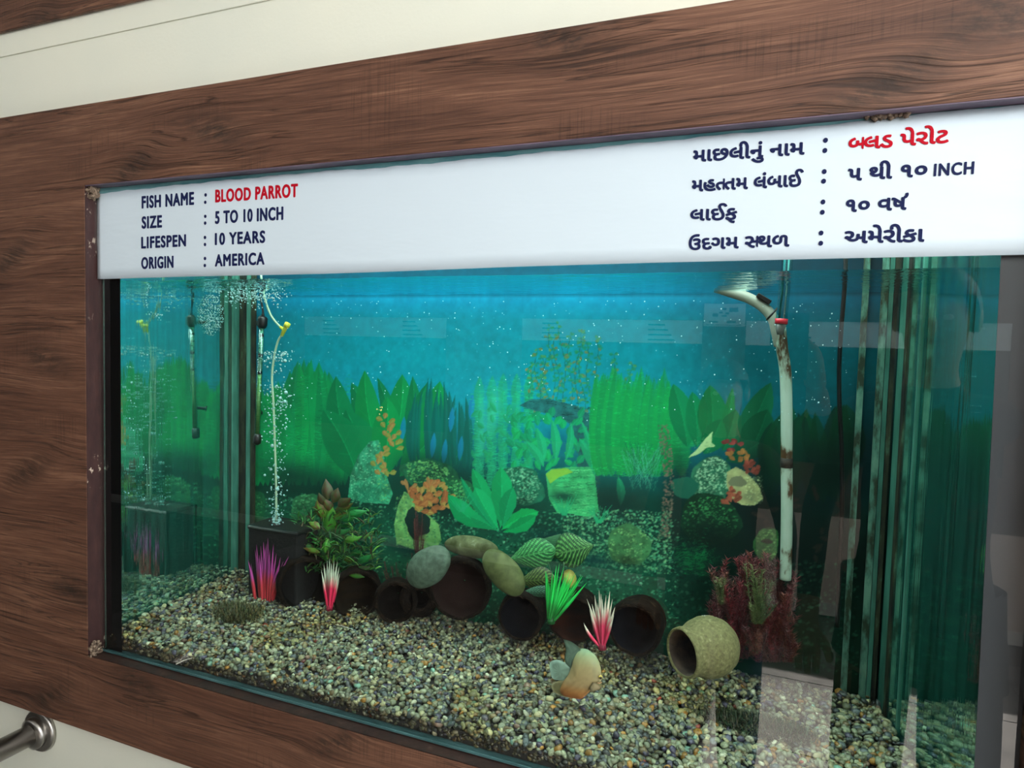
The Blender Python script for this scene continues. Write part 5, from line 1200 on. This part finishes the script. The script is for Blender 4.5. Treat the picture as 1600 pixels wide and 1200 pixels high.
def person(name, x, y, H, face, label, shirt, trousers, hairc, skin, arm_r, hem=.46, cat='person'):
    """H height; face = yaw the figure looks along; arm_r: (elbow, wrist, hand direction) of the raised arm in world space or None"""
    root = tag(empty(name, (x, y, 0)), label, cat); s = H / 1.72; f = Vector((math.cos(face), math.sin(face), 0)); r = Vector((f.y, -f.x, 0)); O = Vector((x, y, 0))
    P = lambda a, b_, c: O + r * a * s + f * b_ * s + Vector((0, 0, c * s))
    V = []; E = []; Rr = []
    def chain(pts, start=None):
        last = start
        for p, q in pts:
            V.append(Vector(p)); Rr.append(q if isinstance(q, tuple) else (q, q)); i = len(V) - 1
            if last is not None: E.append((last, i))
            last = i
        return last
    pel = chain([(P(0, 0, .93), (.155 * s, .12 * s))])
    neck = chain([(P(0, 0, 1.08), (.140 * s, .11 * s)), (P(0, .01, 1.25), (.160 * s, .115 * s)), (P(0, .0, 1.38), (.125 * s, .09 * s)), (P(0, .0, 1.47), .055 * s), (P(0, .015, 1.53), .052 * s)], pel)
    chest = neck - 2
    chain([(P(0, .03, 1.60), (.078 * s, .092 * s)), (P(0, .025, 1.67), (.072 * s, .088 * s)), (P(0, .01, 1.70), .045 * s)], neck)
    for sg in (-1, 1):
        chain([(P(sg * .09, 0, .84), .100 * s), (P(sg * .10, .01, .50), .090 * s), (P(sg * .105, -.01, .28), .082 * s), (P(sg * .11, -.02, .10), .066 * s), (P(sg * .12, .05, .04), .038 * s), (P(sg * .13, .16, .028), .028 * s)], pel)
        sh = chain([(P(sg * .17, 0, 1.40), .062 * s)], chest)
        if sg == 1 and arm_r: el, wr, hd = (Vector(q) for q in arm_r)
        else: el, wr, hd = P(sg * .25, -.02, 1.12), P(sg * .24, .08, .87), Vector((0, 0, -1)) + f * .2
        a0 = V[sh]; w_ = chain([(a0.lerp(el, .5), .047 * s), (el, .040 * s), (el.lerp(wr, .5), .036 * s), (wr, .026 * s)], sh)
        upv = f if hd.z < -.5 else Vector((0, 0, 1)); sd = hd.normalized().cross(upv).normalized() * sg
        for ch in hand_chain(wr, hd, upv, sd, .18 * s): chain(ch, w_)
    me = bpy.data.meshes.new('tmp_body'); me.from_pydata([tuple(v) for v in V], E, []); ob = bpy.data.objects.new('tmp_body', me); C.objects.link(ob)
    sk = ob.modifiers.new('skin', 'SKIN'); sk.use_smooth_shade = True; lay = me.skin_vertices[0].data
    for i, q in enumerate(Rr): lay[i].radius = q
    lay[0].use_root = True
    sb = ob.modifiers.new('sub', 'SUBSURF'); sb.levels = sb.render_levels = 2
    bpy.context.view_layer.update(); dg = bpy.context.evaluated_depsgraph_get(); nm = bpy.data.meshes.new_from_object(ob.evaluated_get(dg)); C.objects.unlink(ob)
    ms = [mat('skin_tone', skin, .5, srgb=True), mat('shirt_cloth', shirt, .9, srgb=True), mat('trouser_cloth', trousers, .9, srgb=True), mat('shoe_leather', (22, 20, 20), .5, srgb=True)]
    nm.materials.clear()
    for m_ in ms: nm.materials.append(m_)
    hands = [V[i] for i in range(len(V)) if Rr[i][0] < .015]
    for p in nm.polygons:
        c = p.center; z = c.z / s; k = 0
        if z < .09: k = 3
        elif z < hem * 1.72 - .0: k = 2
        elif z < 1.47: k = 1
        if k in (1, 2) and min((c - h).length for h in hands) < .075 * s: k = 0
        p.material_index = k; p.use_smooth = True
    nm.name = 'body'; b_ = bpy.data.objects.new('body', nm); C.objects.link(b_); b_.parent = root; b_.matrix_parent_inverse = Matrix.Translation(-root.location)
    hc = P(0, .02, 1.635); I3, F3 = ico(3)
    def ell(nm_, c, a, bb, cc, m_, cond=None):
        vs = [c + r * v[0] * a * s + f * v[1] * bb * s + Vector((0, 0, v[2] * cc * s)) for v in I3]; fs = [q for q in F3.tolist() if cond is None or all(cond(I3[i]) for i in q)]
        return mesh(nm_, vs, fs, m_, root, True)
    hm = mat('hair', hairc, .6, srgb=True); ell('hair', hc + Vector((0, 0, .022 * s)) - f * .006 * s, .092, .108, .108, hm, lambda v: v[2] > .25 - .0 if v[1] > .35 else v[2] > -.62)
    for sg in (-1, 1):
        ell('eye', hc + r * sg * .030 * s + f * .083 * s, .011, .008, .007, mat('eye_white', (220, 220, 215), .3, srgb=True))
        e1 = ell('ear', hc + r * sg * .084 * s - f * .004 * s, .010, .020, .032, ms[0])
    ell('nose', hc + f * .098 * s - Vector((0, 0, .020 * s)), .012, .018, .022, ms[0]); ell('mouth', hc + f * .084 * s - Vector((0, 0, .052 * s)), .024, .010, .006, mat('lips', (130, 70, 62), .5, srgb=True))
    # long shirt hem
    v, q = lathe([(.178 * s, 0), (.182 * s, -.10 * s), (.190 * s, -.22 * s), (.186 * s, -.22 * s), (.17 * s, 0)], P(0, 0, 1.0), (0, 0, 1), 36, .08)
    cx_ = O; v = [cx_ + r * (p - cx_).dot(r) + f * (p - cx_).dot(f) * .72 + Vector((0, 0, p.z)) for p in v]; mesh('shirt_hem', v, q, ms[1], root, True)
    return root
hx = W(1462, 525, .98).x
person('person', hx, -.98, 1.62, math.radians(104), 'person in dark clothes photographing the tank, mirrored in the glass with one ear showing', (26, 28, 32), (22, 24, 28), (14, 12, 12), (150, 108, 84),
       ((hx - .24, -.92, 1.22), (.075, -.885, 1.36), (-.25, .15, 1)))
cx2 = W(1122, 800, 1.35).x
person('person', cx2, -1.35, 1.40, math.radians(84), 'shorter person in a dark top and blue jeans, mirrored behind the dark red plant', (24, 22, 26), (26, 56, 84), (14, 12, 12), (150, 108, 84), None)
ph = tag(bevel(MB().box((-.035, -.835, 1.395), (.045, -.826, 1.545)).build('phone', M_BLACKPL), .003), 'dark phone held up before the glass by the mirrored person', 'phone')
